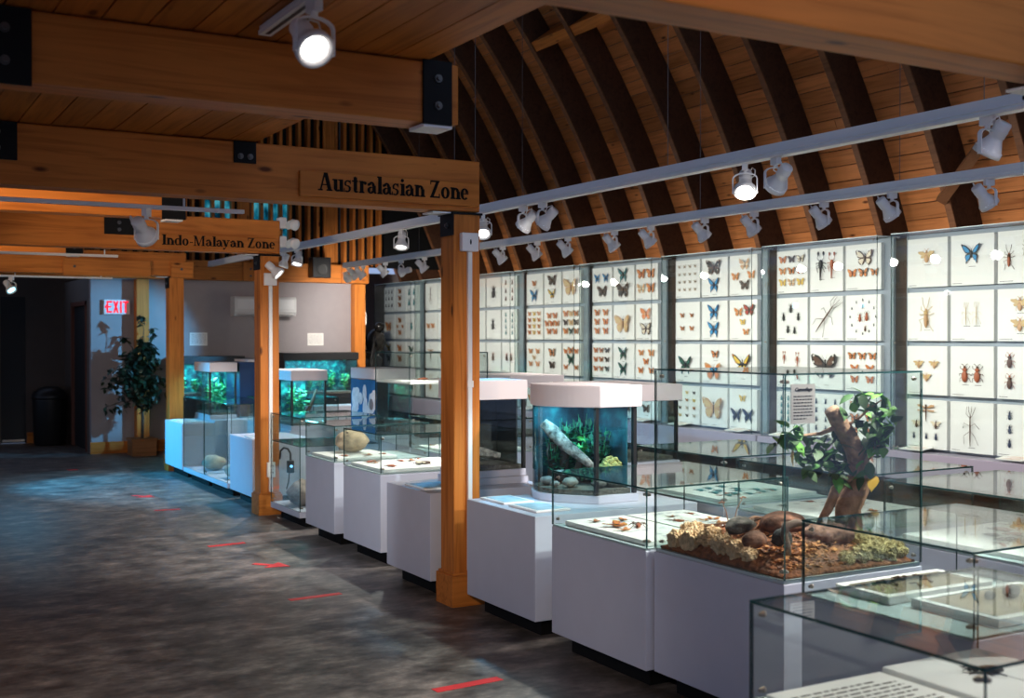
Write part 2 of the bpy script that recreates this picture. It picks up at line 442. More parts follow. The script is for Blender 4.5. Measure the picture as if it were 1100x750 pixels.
# ------------------------------------------------------------------ lettering
def ring(cx, cy, rx, ry, wt, wn, a0, a1, n=14):
    o, i = [], []
    for k in range(n+1):
        t = math.radians(a0 + (a1-a0)*k/n)
        o.append((cx+rx*math.cos(t), cy+ry*math.sin(t))); i.append((cx+(rx-wt)*math.cos(t), cy+(ry-wn)*math.sin(t)))
    return [[o[k], o[k+1], i[k+1], i[k]] for k in range(n)]
def bx(x0, y0, x1, y1): return [[(x0, y0), (x1, y0), (x1, y1), (x0, y1)]]
def ln(x0, y0, x1, y1, w): return [[(x0, y0), (x0+w, y0), (x1+w, y1), (x1, y1)]]
T, H_, XH = .21, .08, .68
def serif_glyphs():
    G = {}
    st = lambda x, y0, y1, l=.06, top=True, bot=True: bx(x, y0, x+T, y1) + (bx(x-l, y0, x+T+l, y0+H_) if bot else []) + (bx(x-l, y1-H_, x+T, y1) if top else [])
    G['A'] = (.86, ln(.1, 0, .36, 1, .09) + ln(.60, 0, .34, 1, .22) + bx(.2, .3, .62, .36) + bx(0, 0, .28, H_) + bx(.5, 0, .86, H_))
    G['I'] = (.40, bx(.12, 0, .12+T+.02, 1) + bx(.02, 0, .39, H_) + bx(.02, 1-H_, .39, 1))
    G['Z'] = (.74, ln(.04, 0, .46, 1, .2) + bx(.06, 1-H_-.01, .66, 1) + bx(.04, 0, .68, H_+.01) + bx(.06, .76, .11, 1) + bx(.62, 0, .68, .25))
    G['M'] = (1.06, bx(.1, 0, .175, 1) + bx(.78, 0, .95, 1) + ln(.40, 0, .10, 1, .16) + ln(.44, 0, .78, 1, .06) + bx(0, 0, .26, H_) + bx(.7, 0, 1.04, H_) + bx(0, 1-H_, .2, 1) + bx(.84, 1-H_, 1.04, 1))
    G['u'] = (.66, bx(.08, .15, .08+T, XH) + bx(.0, XH-H_, .1, XH) + bx(.42, 0, .42+T, XH) + bx(.34, XH-H_, .44, XH) + bx(.5, 0, .64, H_) + ring(.30, .2, .22, .21, .19, .095, 180, 320))
    G['n'] = (.68, st(.08, 0, XH) + st(.44, 0, .45, top=False) + ring(.37, .43, .22, .24, .19, .10, 0, 150))
    G['i'] = (.34, st(.1, 0, XH) + ring(.175, .86, .1, .1, .1, .1, 0, 360))
    G['l'] = (.34, st(.1, 0, 1))
    G['r'] = (.50, st(.08, 0, XH) + ring(.34, .44, .14, .22, .07, .1, 60, 175) + ring(.40, .56, .09, .09, .09, .09, 0, 360))
    G['t'] = (.42, bx(.11, .14, .11+T, .86) + bx(.01, XH-H_, .38, XH) + ring(.27, .16, .16, .17, .16, .08, 180, 330) + ln(.11, .8, .2, .9, .06))
    G['o'] = (.62, ring(.30, .33, .28, .345, .185, .085, 0, 360, 24))
    G['e'] = (.58, ring(.29, .33, .27, .345, .185, .085, 12, 318, 22) + bx(.1, .32, .55, .38))
    G['a'] = (.60, bx(.34, .08, .34+T, .46) + ring(.29, .44, .2, .23, .17, .08, 0, 165) + ring(.12, .50, .08, .08, .08, .08, 0, 360) + ring(.24, .19, .21, .2, .17, .08, 60, 345) + ring(.52, .12, .1, .12, .1, .06, 200, 340))
    G['s'] = (.50, ring(.25, .47, .2, .2, .11, .075, 30, 225) + ring(.23, .19, .21, .2, .12, .075, -135, 75) + bx(.38, .46, .43, XH) + bx(.02, 0, .07, .2) + ln(.36, .25, .06, .40, .13))
    G['d'] = (.68, bx(.42, 0, .42+T, 1) + bx(.34, 1-H_, .44, 1) + bx(.5, 0, .64, H_) + ring(.28, .33, .25, .345, .185, .085, 50, 310, 20))
    G['y'] = (.66, ln(.22, .03, .02, XH, .21) + ln(.28, 0, .5, XH, .085) + bx(-.03, XH-H_, .26, XH) + bx(.4, XH-H_, .66, XH) + ln(.16, -.22, .29, .03, .06) + ring(.12, -.19, .09, .09, .09, .09, 0, 360))
    G['-'] = (.38, bx(.05, .27, .33, .36))
    G[' '] = (.30, [])
    return G
GL = serif_glyphs()
def letter_mesh(text, x0, x1, z0, cap, mat, depth=.003, sag=0):
    """serif lettering, local x along the board, z up, facing -y"""
    tot = sum(GL[c][0] for c in text); sx = (x1-x0)/tot
    mb = MB(); x = x0; k = 0
    for c in text:
        for q in GL[c][1]:
            k += 1
            d = depth + (k % 7)*.00004
            vs = [(x+px*sx, y, z0+pz*cap) for y in (0, -d) for px, pz in q]; n = len(q)
            mb.add(vs, [tuple(range(n)), tuple(range(2*n-1, n-1, -1))] + [(i, n+i, n+(i+1) % n, (i+1) % n) for i in range(n)], mat)
        x += GL[c][0]*sx
    return mb
def sign(x0, x1, y, z0, z1, text, tx0, tx1, tz, cap, label):
    t = thing('zone_sign', label, 'sign', (x0, y, z0))
    MB().box(0, x1-x0, -.028, 0, 0, z1-z0, W_SIGN).build('sign_board', t, bevel=.005)
    letter_mesh(text, tx0-x0, tx1-x0, tz-z0, cap, INK).build('lettering', t, (0, -.0282, 0))
sign(2.16, 3.272, 6.129, 2.372, 2.512, 'Australasian Zone', 2.262, 3.20, 2.408, .100, 'carved wooden sign reading Australasian Zone')
sign(2.29, 3.365, 10.139, 2.362, 2.482, 'Indo-Malayan Zone', 2.345, 3.345, 2.388, .088, 'carved wooden sign reading Indo-Malayan Zone')

# ------------------------------------------------------------------ track lighting
def rail(label, p0, p1, sec, wires=(), top=None, name='lighting_rail', slot=False, mat=None):
    mat = mat or RAILW
    t = thing(name, label, 'lighting rail', p0)
    L = (Vector(p1)-Vector(p0)); ax = 1 if abs(L.y) > abs(L.x) else 0
    w, h = sec
    m = MB()
    if ax == 1: m.box(-w/2, w/2, 0, L.y, 0, h, mat); m.box(-w*.68, w*.68, 0, L.y, h*.28, h*.36, mat); m.box(-w*.62, w*.62, 0, L.y, -.004, .008, WHITE)
    else: m.box(0, L.x, -w/2, w/2, 0, h, mat)
    m.build('channel', t, bevel=.002)
    if slot:
        m = MB(); m.box(-w*.18, w*.18, .03, L.y-.03, -.0055, -.0045, BLACK); m.build('slot', t)
    for q in wires:
        m = MB()
        if ax == 1:
            wx = p0[0]; zt = CZ + math.sqrt(RI**2-(wx-CX)**2)+.1
            m.tube([(0, q-p0[1], h), (0, q-p0[1], zt-p0[2])], .0022, CHROME, 6)
        else: m.tube([(q-p0[0], 0, h), (q-p0[0], 0, top-p0[2])], .006, RAILW, 6)
        m.build('suspension_wire' if ax == 1 else 'hanger_rod', t)
    return t
rail('long white lighting rail over the glass cases, the nearer of the two', (4.2, 1.2, 2.535), (4.2, 15.4, 2.535), (.05, .068), wires=(3.3, 5.49, 7.9, 8.25, 10.72, 13.6))
rail('long white lighting rail close to the butterfly wall, the farther of the two', (5.94, 3.2, 2.545), (5.94, 15.0, 2.545), (.05, .068), wires=(5.31, 7.34, 10.16, 12.6))
rail('white lighting rail under the Australasian Zone beam', (-2, 6.38, 2.285), (1.93, 6.38, 2.285), (.035, .022), wires=(.6, 1.6), top=2.4, mat=WHITE)
rail('white lighting rail under the Indo-Malayan Zone beam', (-2, 10.5, 2.29), (2.06, 10.5, 2.29), (.035, .022), wires=(.6, 1.95), top=2.4, mat=WHITE)
rail('white lighting rail before the far dark wall', (-2, 14.5, 2.29), (2.78, 14.5, 2.29), (.035, .022), wires=(1.7, 2.65), top=2.4, mat=WHITE)
rail('short white lighting rail on the loft ceiling planks', (1.235, 2.6, 2.622), (1.235, 3.84, 2.622), (.036, .026), slot=True, mat=WHITE)

def head_meshes():
    a = MB(); a.box(-.014, .014, -.03, .03, -.04, 0, WHITE); a.lathe([(.012, -.055), (.012, -.04)], WHITE, 10)
    y = MB(); w, t = .064, .003
    pts = []
    for k in range(9):
        an = PI*k/8; pts.append((w*math.cos(an), -.085 + .03*math.sin(an)))
    path = [(w, -.165)] + pts + [(-w, -.165)]
    for i in range(len(path)-1):
        (xa, za), (xb, zb) = path[i], path[i+1]
        dx, dz = xb-xa, zb-za; l = math.hypot(dx, dz); nx, nz = -dz/l*t, dx/l*t
        vs = [(xa+nx*s, yy, za+nz*s) for yy in (-.009, .009) for s in (-1, 1)] + [(xb+nx*s, yy, zb+nz*s) for yy in (-.009, .009) for s in (-1, 1)]
        y.add(vs, [(0,1,5,4), (2,6,7,3), (0,4,6,2), (1,3,7,5), (0,2,3,1), (4,5,7,6)], WHITE)
    h = MB(); h.lathe([(.0, .138), (.030, .137), (.034, .130), (.034, .072), (.031, .068), (.033, .060), (.040, .045), (.052, .022), (.056, .012)], WHITE, 22, cap=False)
    h.lathe([(.034, .10), (.0355, .10), (.0355, .097), (.034, .097)], WHITE, 22, cap=False)
    r = MB(); r.lathe([(.056, .012), (.0605, .012), (.0605, -.014), (.055, -.014), (.042, -.002)], WHITE, 24, cap=False)
    l = MB(); l.lathe([(.0, -.001), (.030, -.002), (.043, .0)], LENS, 24, cap=False)
    c = MB(); c.tube([(-.02, 0, .13), (-.035, .02, .15), (-.052, .03, .12), (-.05, .02, .09), (-.03, .01, .085)], .0035, WHITE, 6)
    return [m.mesh(n, sm) for m, n, sm in ((a, 'adapter', 0), (y, 'yoke', 0), (h, 'housing', 1), (r, 'rim_ring', 1), (l, 'lens', 1), (c, 'lamp_cord', 1))]
HM = head_meshes()
HM_B = None
def spot(loc, aim, label, watt, col=(1, .93, .86), ang=50, blue=False, lit=True, group=None, drop=0, blend=.6):
    loc = Vector(loc); pv = loc + Vector((0, 0, -.15)); d = (Vector(aim) - pv)
    yaw = math.atan2(d.y, d.x) - PI/2; th = math.atan2(math.hypot(d.x, d.y), -d.z)
    t = thing('track_spotlight', label, 'spotlight', loc, (0, 0, yaw), group)
    put('adapter', HM[0], t); put('yoke', HM[1], t)
    h = put('housing', HM[2], t, (0, 0, -.15), (th, 0, 0))
    put('rim_ring', HM[3], h)
    put('lamp_cord', HM[5], h)
    ln_ = put('lens', HM[4], h)
    if blue:
        ln_.data = HM[4].copy(); ln_.data.materials[0] = LENSB
    if watt:
        ld = bpy.data.lights.new('spot_lamp', 'SPOT'); ld.energy = watt; ld.color = col; ld.spot_size = math.radians(ang); ld.spot_blend = blend; ld.shadow_soft_size = .045
        lo = bpy.data.objects.new('spot_lamp', ld); COL.objects.link(lo); lo.parent = t
        lo.location = (0, .022*math.sin(th), -.15-.022*math.cos(th)); lo.rotation_euler = (th, 0, 0)
    return t
ORD = ['first', 'second', 'third', 'fourth', 'fifth', 'sixth', 'seventh', 'eighth', 'ninth', 'tenth', 'eleventh', 'twelfth', 'thirteenth', 'fourteenth', 'fifteenth', 'sixteenth', 'seventeenth']
LOWER = [(4.63, 7.9, 5.3), (5.373, 7.9, 5.9), (5.983, 7.9, 5.9), (6.704, 7.9, 7.6), (7.284, 7.9, 7.6), (8.0, 7.9, 8.3), (8.538, 7.9, 9.2), (9.307, 7.9, 9.3), (9.871, 7.9, 10.6), (10.567, 7.9, 11.0), (11.6, 7.9, 12.3), (12.452, 7.9, 13.2), (13.116, 7.9, 13.6), (13.6, 7.9, 14.6), (14.333, 7.9, 15.6), (14.559, 7.9, 15.2), (14.859, 7.9, 17.0)]
for i, (y, ax, ay) in enumerate(LOWER):
    if i == 16:
        spot((5.94, y, 2.545), (7.6, 17.0, 1.2), 'white spotlight at the very end of the far rail facing the last wall case', 190, (1, .93, .85), 120, blend=.9); continue
    if i == 12: spot((5.94, y, 2.545), (3.1, 16.6, 1.3), 'white spotlight by the end of the far rail aimed at the exit wall', 900, (.14, .55, 1), 32); continue
    spot((5.94, y, 2.545), (7.35, y-.40, .75), f'white spotlight on the far lighting rail facing the butterfly wall, {ORD[i]} from the right', 69, (1, .93, .85), 170, blend=1)
UPPER = [(1.75, 2.6, 2.0, .65, 60, 'added white spotlight on the near rail above the closest glass case, behind the post'),  # extra lamp out of view, added to brighten the closest case
         (2.97, 3.45, 3.6, .8, 105, 'white spotlight on the near rail behind the near timber post'),
         (3.283, 4.0, 4.4, .7, 50, 'large white spotlight hanging near the near timber post, seen from behind'),
         (4.576, 4.5, 6.3, 1.0, 75, 'white spotlight facing down from the near rail, right one of a pair'),
         (4.814, 3.3, 3.9, .6, 50, 'white spotlight with glowing lens on the near rail, left one of a pair'),
         (6.905, 3.4, 8.4, .8, 44, 'tilted white spotlight on the near rail, right one of the pair beside the Australasian post'),
         (7.173, 3.4, 8.7, .7, 44, 'tilted white spotlight on the near rail, left one of the pair beside the Australasian post'),
         (7.774, 3.55, 6.5, .66, 40, 'white spotlight on the near rail half hidden behind the Australasian post'),
         (9.274, 3.9, 8.85, .8, 70, 'white spotlight with glowing lens between the two sign posts'),
         (11.969, 3.7, 11.6, .7, 50, 'white spotlight right of the Indo-Malayan post, right one of two'),
         (12.428, 3.6, 12.6, .6, 50, 'white spotlight right of the Indo-Malayan post, left one of two')]
for y, ax, ay, az, wt, lb in UPPER: spot((4.2, y, 2.535), (ax, ay, az), lb, wt*3.0, (.16, .6, 1) if y == 7.774 else (1, .94, .88), 32 if y == 7.774 else 80)
spot((1.235, 3.36, 2.622), (1.45, 1.7, 1.0), 'white spotlight with bright round lens under the loft ceiling', 60, (1, .88, .72), 90)
rail('added white lighting rail on the loft ceiling left of the camera', (-.6, -1.5, 2.622), (-.6, 2.0, 2.622), (.036, .026), mat=WHITE)  # unseen rail, added to hold the fill lamps below
WARM = (1, .77, .54)
spot((-.6, 1.4, 2.622), (2.4, 6.13, 2.52), 'added white spotlight over the camera side aimed at the zone beam', 330, WARM, 52, blend=.9)  # unseen lamp, added to warm the sign beam and its post
spot((-.6, .6, 2.622), (1.3, 5.4, .0), 'added white spotlight over the camera side aimed down at the floor', 210, (1, .84, .70), 52, blend=.5)  # unseen lamp, added to brighten the aisle floor
spot((-.6, -.2, 2.622), (2.6, 2.13, 2.5), 'added white spotlight over the camera side aimed at the big near beam', 36, WARM, 60, blend=.9)  # unseen lamp, added to warm the near beam
spot((-.6, -1.0, 2.622), (1.0, 4.0, 2.62), 'added white spotlight over the camera side aimed along the loft planks', 110, WARM, 70, blend=.9)  # unseen lamp, added to lift the loft planks
spot((-.4, 6.38, 2.285), (2.9, 10.1, 2.3), 'added white spotlight under the Australasian Zone beam aimed along the aisle', 210, WARM, 50, blend=.9)  # extra head left of view, added to light the next beam and post
spot((-.4, 10.5, 2.29), (2.9, 14.0, 2.3), 'added white spotlight under the Indo-Malayan Zone beam aimed along the aisle', 190, WARM, 50, blend=.9)  # extra head left of view, added to warm the far beam and post
spot((1.4, 6.38, 2.285), (2.9, 8.3, .45), 'white spotlight hanging below the Australasian Zone beam', 85, (.82, .91, 1), 62)
spot((1.66, 14.5, 2.29), (2.7, 13.0, .2), 'cyan glowing spotlight on the rail before the far dark wall', 50, (.12, .58, 1), 95, blue=True)
spot((.1, 14.5, 2.29), (3.1, 12.7, .3), 'added cyan glowing spotlight at the left of the rail before the far dark wall', 1150, (.04, .52, 1), 50, blue=True)  # extra cyan lamp left of view, added to tint far cabinets and floor
# spotlight mounted on the second post, twin heads beyond its sign
t = thing('post_spotlight', 'white spotlight mounted on the Indo-Malayan post junction box', 'spotlight', (3.30, 10.04, 2.14))
aim = Vector((.5, -.35, -.55)); th = math.atan2(math.hypot(aim.x, aim.y), -aim.z); yaw = math.atan2(aim.y, aim.x)-PI/2
t.rotation_euler = (0, 0, yaw); h = put('housing', HM[2], t, (0, .05, .02), (th, 0, 0)); put('rim_ring', HM[3], h); put('lens', HM[4], h)
MB().tube([(0, .06, 0), (0, .05, .02)], .012, WHITE).build('swivel_arm', t)
ld = bpy.data.lights.new('spot_lamp', 'SPOT'); ld.energy = 25; ld.color = (1, .93, .85); ld.spot_size = 1.2; ld.shadow_soft_size = .045
lo = bpy.data.objects.new('spot_lamp', ld); COL.objects.link(lo); lo.parent = t; lo.location = (0, .05+.03*math.sin(th), .02-.03*math.cos(th)); lo.rotation_euler = (th, 0, 0)
for nm, z in (('upper', 2.63), ('lower', 2.46)):
    t = thing('emergency_lamp', f'small white round emergency lamp beside the Indo-Malayan sign, {nm} of two', 'lamp', (3.42, 10.2, z))
    MB().box(-.02, .05, -.05, .05, -.05, .05, WHITE).build('base_plate', t, bevel=.01)
    MB().lathe([(.02, 0), (.045, .02), (.05, .07), (.045, .075)], WHITE, 18).build('housing', t, (.09, -.02, 0), (PI/2+.3, 0, .5), smooth=True)
    MB().lathe([(.001, 0), (.042, .001)], plain('lamp_glass', (.75, .75, .72), .15), 18, cap=False).build('lens', t, (.09-.037, -.02-.066, -.022), (PI/2+.3, 0, .5))

# ------------------------------------------------------------------ insects
def im(name, c): return plain('insect_'+name, c, .55)
IC = dict(orange=(.62, .20, .045), rust=(.38, .10, .04), brown=(.10, .045, .025), tan=(.55, .32, .16), cream=(.72, .62, .46), black=(.015, .014, .014), white=(.75, .72, .66),
          blue=(.015, .24, .50), teal=(.02, .20, .22), green=(.02, .10, .06), yellow=(.72, .48, .05), red=(.38, .03, .02), navy=(.02, .03, .08), straw=(.58, .40, .18))
def pscale(poly, f):
    cx = sum(p[0] for p in poly)/len(poly); cy = sum(p[1] for p in poly)/len(poly)
    return [(cx+(x-cx)*f, cy+(y-cy)*f) for x, y in poly]
FORE = [(.02, .05), (.06, .13), (.24, .30), (.44, .36), (.49, .31), (.45, .14), (.38, .03), (.20, -.03), (.02, -.02)]
HIND = [(.02, .02), (.20, 0), (.36, -.02), (.39, -.13), (.31, -.27), (.19, -.33), (.09, -.26), (.03, -.1)]
SFORE = [(.02, .05), (.08, .16), (.26, .33), (.46, .42), (.48, .37), (.38, .16), (.28, .02), (.16, -.03), (.02, -.02)]
SHIND = [(.02, .02), (.18, 0), (.30, -.06), (.31, -.18), (.27, -.27), (.28, -.42), (.24, -.43), (.21, -.31), (.12, -.28), (.04, -.15)]
BFORE = [(.02, .05), (.12, .16), (.38, .38), (.52, .43), (.50, .32), (.36, .10), (.22, -.01), (.02, -.02)]
BHIND = [(.02, .02), (.18, -.01), (.25, -.10), (.22, -.24), (.12, -.30), (.04, -.18)]
def butterfly(shape, base, patch, spot_=None):
    f, h = dict(std=(FORE, HIND), swal=(SFORE, SHIND), bird=(BFORE, BHIND))[shape]
    mb = MB(); a, b = im(base, IC[base]), im(patch, IC[patch])
    for s in (1, -1):
        for poly, tilt, in ((h, .12), (f, .18)):
            def lift(pts, dz): 
                return [Vector((s*x, y, dz + tilt*x)) for x, y in pts]
            for pts, dz, mt in ((poly, .02, a), (pscale(poly, .66), .034, b)):
                bot = lift(pts, dz-.012); top = lift(pts, dz); n = len(pts)
                mb.add(bot+top, [tuple(range(n)), tuple(range(2*n-1, n-1, -1))] + [(i, (i+1) % n, n+(i+1) % n, n+i) for i in range(n)], mt)
            if spot_:
                c = im(spot_, IC[spot_]); 
                for q in (poly[3], poly[5]):
                    cx, cy = q[0]*.86, q[1]*.86
                    pts = [(cx+.035*math.cos(k), cy+.035*math.sin(k)) for k in (0, 1.05, 2.1, 3.14, 4.2, 5.2)]
                    top = lift(pts, .045); bot = lift(pts, .03); n = 6
                    mb.add(bot+top, [tuple(range(n)), tuple(range(2*n-1, n-1, -1))] + [(i, (i+1) % n, n+(i+1) % n, n+i) for i in range(n)], c)
    bd = im('black' if base != 'tan' else 'brown', IC['black'] if base != 'tan' else IC['brown'])
    mb.ell((0, -.02, .03), (.022, .19, .025), bd, 8, 8); mb.ell((0, .17, .03), (.024, .03, .024), bd, 6, 5)
    for s in (1, -1): mb.tube([(0, .18, .03), (s*.06, .26, .05), (s*.1, .33, .06)], .004, bd, 4)
    return mb
def legs(mb, mat, spec, r=.008):
    for pts in spec:
        for s in (1, -1): mb.tube([(s*x, y, z) for x, y, z in pts], r, mat, 4)
def beetle(c, c2=None):
    mb = MB(); a = im(c, IC[c]); b = im(c2 or 'black', IC[c2 or 'black'])
    mb.ell((0, -.12, .07), (.17, .30, .09), a, 10, 8); mb.ell((0, .22, .06), (.13, .1, .07), a, 10, 6); mb.ell((0, .35, .05), (.07, .07, .05), b, 8, 5)
    legs(mb, b, [[(.1, .2, .03), (.26, .3, .06), (.3, .42, .01)], [(.12, 0, .03), (.30, .02, .06), (.36, -.08, .01)], [(.12, -.15, .03), (.28, -.22, .06), (.33, -.4, .01)], [(.03, .4, .05), (.12, .5, .06), (.2, .52, .05)]], .014)
    return mb
def cicada(c, w):
    mb = beetle(c, c); b = im(w, IC[w])
    for s in (1, -1):
        for poly in ([(.05, .2), (.3, .36), (.62, .36), (.66, .26), (.4, .1), (.08, .06)], [(.06, .06), (.35, .08), (.46, 0), (.36, -.12), (.1, -.06)]):
            n = len(poly); bot = [(s*x, y, .08) for x, y in poly]; top = [(s*x, y, .10+.05*x) for x, y in poly]
            mb.add(bot+top, [tuple(range(n)), tuple(range(2*n-1, n-1, -1))] + [(i, (i+1) % n, n+(i+1) % n, n+i) for i in range(n)], b)
    return mb
def stick(c):
    mb = MB(); a = im(c, IC[c]); mb.tube([(0, -.5, .05), (0, -.3, .06), (0, .1, .06), (0, .38, .06), (0, .44, .05)], [.008, .018, .022, .016, .02], a, 6)
    legs(mb, a, [[(0, .36, .05), (.12, .5, .09), (.16, .72, .01)], [(0, .12, .05), (.2, .22, .10), (.3, .05, .01)], [(0, -.02, .05), (.2, -.18, .10), (.26, -.45, .01)], [(0, .44, .05), (.05, .6, .06), (.06, .74, .05)]], .007)
    return mb
def cricket(c, c2):
    mb = MB(); a = im(c, IC[c]); b = im(c2, IC[c2])
    mb.ell((0, -.1, .07), (.1, .36, .08), a, 8, 8); mb.ell((0, .22, .08), (.09, .12, .08), b, 8, 6); mb.ell((0, .34, .06), (.06, .06, .05), a, 8, 5)
    legs(mb, b, [[(.06, .26, .05), (.2, .34, .12), (.3, .5, .01)], [(.07, .15, .05), (.26, .12, .12), (.4, .2, .01)], [(.08, 0, .05), (.26, -.1, .2), (.2, -.3, .1), (.34, -.6, .01)], [(.03, .38, .06), (.14, .6, .08), (.2, .9, .06)]], .014)
    return mb
def scorpion(c):
    mb = MB(); a = im(c, IC[c]); mb.ell((0, .1, .06), (.1, .2, .06), a, 8, 7)
    mb.tube([(0, -.05, .06), (0, -.2, .06), (.01, -.36, .08), (0, -.5, .07), (0, -.6, .06)], [.05, .04, .035, .03, .008], a, 6)
    legs(mb, a, [[(.06, .25, .05), (.18, .34, .06), (.16, .48, .05)], [(.08, .14, .04), (.22, .16, .08), (.28, .1, .01)], [(.08, .06, .04), (.22, .02, .08), (.26, -.1, .01)], [(.07, 0, .04), (.18, -.1, .08), (.2, -.24, .01)]], .014)
    for s in (1, -1): mb.ell((s*.15, .55, .05), (.045, .1, .04), a, 6, 6)
    return mb
def dragonfly(c, w):
    mb = MB(); a = im(c, IC[c]); b = im(w, IC[w])
    mb.tube([(0, .25, .05), (0, .05, .05), (0, -.5, .05)], [.05, .04, .018], a, 6); mb.ell((0, .3, .05), (.06, .04, .05), a, 6, 5)
    for s in (1, -1):
        for y0, sl in ((.18, .1), (.08, -.06)):
            poly = [(.02, y0), (.3, y0+.05+sl), (.52, y0+.04+sl), (.5, y0-.03+sl), (.2, y0-.06+sl*.4)]
            n = 5; bot = [(s*x, y, .06) for x, y in poly]; top = [(s*x, y, .07) for x, y in poly]
            mb.add(bot+top, [tuple(range(n)), tuple(range(2*n-1, n-1, -1))] + [(i, (i+1) % n, n+(i+1) % n, n+i) for i in range(n)], b)
    return mb
KIND = dict(
    orf=('butterfly', lambda: butterfly('std', 'rust', 'orange', 'yellow')), brf=('butterfly', lambda: butterfly('std', 'brown', 'orange', 'cream')),
    dkf=('butterfly', lambda: butterfly('std', 'brown', 'black', 'white')), whf=('butterfly', lambda: butterfly('std', 'black', 'brown', 'white')),
    blf=('butterfly', lambda: butterfly('swal', 'black', 'blue')), mof=('butterfly', lambda: butterfly('swal', 'navy', 'blue', 'blue')),
    grf=('butterfly', lambda: butterfly('swal', 'black', 'green', 'teal')), tef=('butterfly', lambda: butterfly('swal', 'black', 'teal', 'teal')),
    bkf=('butterfly', lambda: butterfly('swal', 'black', 'navy')), bwf=('butterfly', lambda: butterfly('bird', 'black', 'yellow', 'orange')),
    taf=('moth', lambda: butterfly('std', 'tan', 'straw', 'cream')), crf=('butterfly', lambda: butterfly('std', 'cream', 'tan', 'orange')),
    yef=('butterfly', lambda: butterfly('std', 'straw', 'yellow')), ref=('butterfly', lambda: butterfly('std', 'brown', 'red', 'orange')),
    paf=('butterfly', lambda: butterfly('std', 'tan', 'orange')), gyf=('butterfly', lambda: butterfly('std', 'brown', 'cream', 'white')),
    bkb=('beetle', lambda: beetle('black')), brb=('beetle', lambda: beetle('brown', 'rust')), tab=('beetle', lambda: beetle('rust', 'brown')),
    gnb=('beetle', lambda: beetle('teal', 'black')), nvb=('beetle', lambda: beetle('navy')), cic=('cicada', lambda: cicada('tan', 'straw')), ciw=('cicada', lambda: cicada('brown', 'cream')),
    stk=('stick_insect', lambda: stick('brown')), stw=('stick_insect', lambda: stick('straw')), kat=('katydid', lambda: cricket('tan', 'straw')), crk=('cricket', lambda: cricket('rust', 'brown')),
    scd=('scorpion', lambda: scorpion('black')), sct=('scorpion', lambda: scorpion('rust')), dra=('dragonfly', lambda: dragonfly('brown', 'tan')), man=('mantis', lambda: stick('straw')))
KM = {}
def insect(kind, parent, x, y, z, size, rot=0):
    nm, fn = KIND[kind]
    if kind not in KM: KM[kind] = fn().mesh(nm)
    return put(nm, KM[kind], parent, (x, y, z), (0, 0, rot), 0, size)

# ------------------------------------------------------------------ wall cases with specimen frames
TRW, TRH, TRD = .414, .408, .04
def tray_mesh():
    m = MB(); m.box(-TRW/2, TRW/2, -TRH/2, TRH/2, 0, TRD, TRAY)
    return m.mesh('tray')
TM = tray_mesh()
def cap_mesh(n, seed):
    rg = random.Random(seed); m = MB(); x = -.19
    for k in range(n):
        l = rg.uniform(.008, .022); m.box(x, x+l, -.19, -.186, 0, .0006, INK); x += l+.004
    return m.mesh('caption')
CAPS = [cap_mesh(n, i) for i, n in enumerate((4, 5, 6, 7))]
tag_m = MB()
for k in range(3): tag_m.box(-.03+.022*k, -.012+.022*k, -.002, .002, 0, .0006, INK)
TAGM = tag_m.mesh('name_tag')
def grid(kinds, cols, rows, size, dx=None, dy=None, y0=0):
    kinds = kinds if isinstance(kinds, list) else [kinds]
    dx = dx or .36/cols; dy = dy or .33/rows; out = []; k = 0
    for r in range(rows):
        for c in range(cols):
            out.append((kinds[k % len(kinds)], (c-(cols-1)/2)*dx, y0+.01-(r-(rows-1)/2)*dy, size, 0)); k += 1
    return out
def col(kinds, size, dy, rot=0): return [(k, 0, .01-(i-(len(kinds)-1)/2)*dy, size if not isinstance(size, list) else size[i], rot) for i, k in enumerate(kinds)]
W1 = [('one orange cicada', [('cic', 0, .05, .125, 0)]), ('one blue swallowtail', [('blf', 0, .05, .19, 0)]), ('three rust insects', [('crk', -.1, -.02, .13, 0), ('crk', .06, .07, .11, 0), ('cic', .1, -.08, .09, 0)]),
      ('one tan katydid', [('kat', 0, -.01, .19, 0)]), ('two pale mantises', [('man', -.05, .0, .15, 0), ('man', .05, .0, .15, 0)]), ('two orange cicadas', [('cic', 0, .08, .12, 0), ('cic', 0, -.08, .12, 0)]),
      ('three small cicadas', [('cic', -.08, .05, .08, 0), ('cic', .08, .05, .08, 0), ('cic', 0, -.06, .08, 0)]), ('two brown beetles', [('tab', -.06, -.02, .16, 0), ('tab', .06, -.02, .16, 0)]), ('four black beetles', grid('brb', 2, 2, .13)),
      ('one dragonfly above beetles', [('dra', 0, .11, .17, 0), ('ciw', -.1, 0, .08, 0), ('ciw', .1, 0, .08, 0), ('nvb', -.13, -.1, .06, 0), ('nvb', 0, -.1, .06, 0), ('nvb', .1, -.1, .07, 0)]), ('one brown stick insect', [('stk', 0, -.02, .26, 0)]), ('six blue beetles', grid('nvb', 2, 3, .08))]
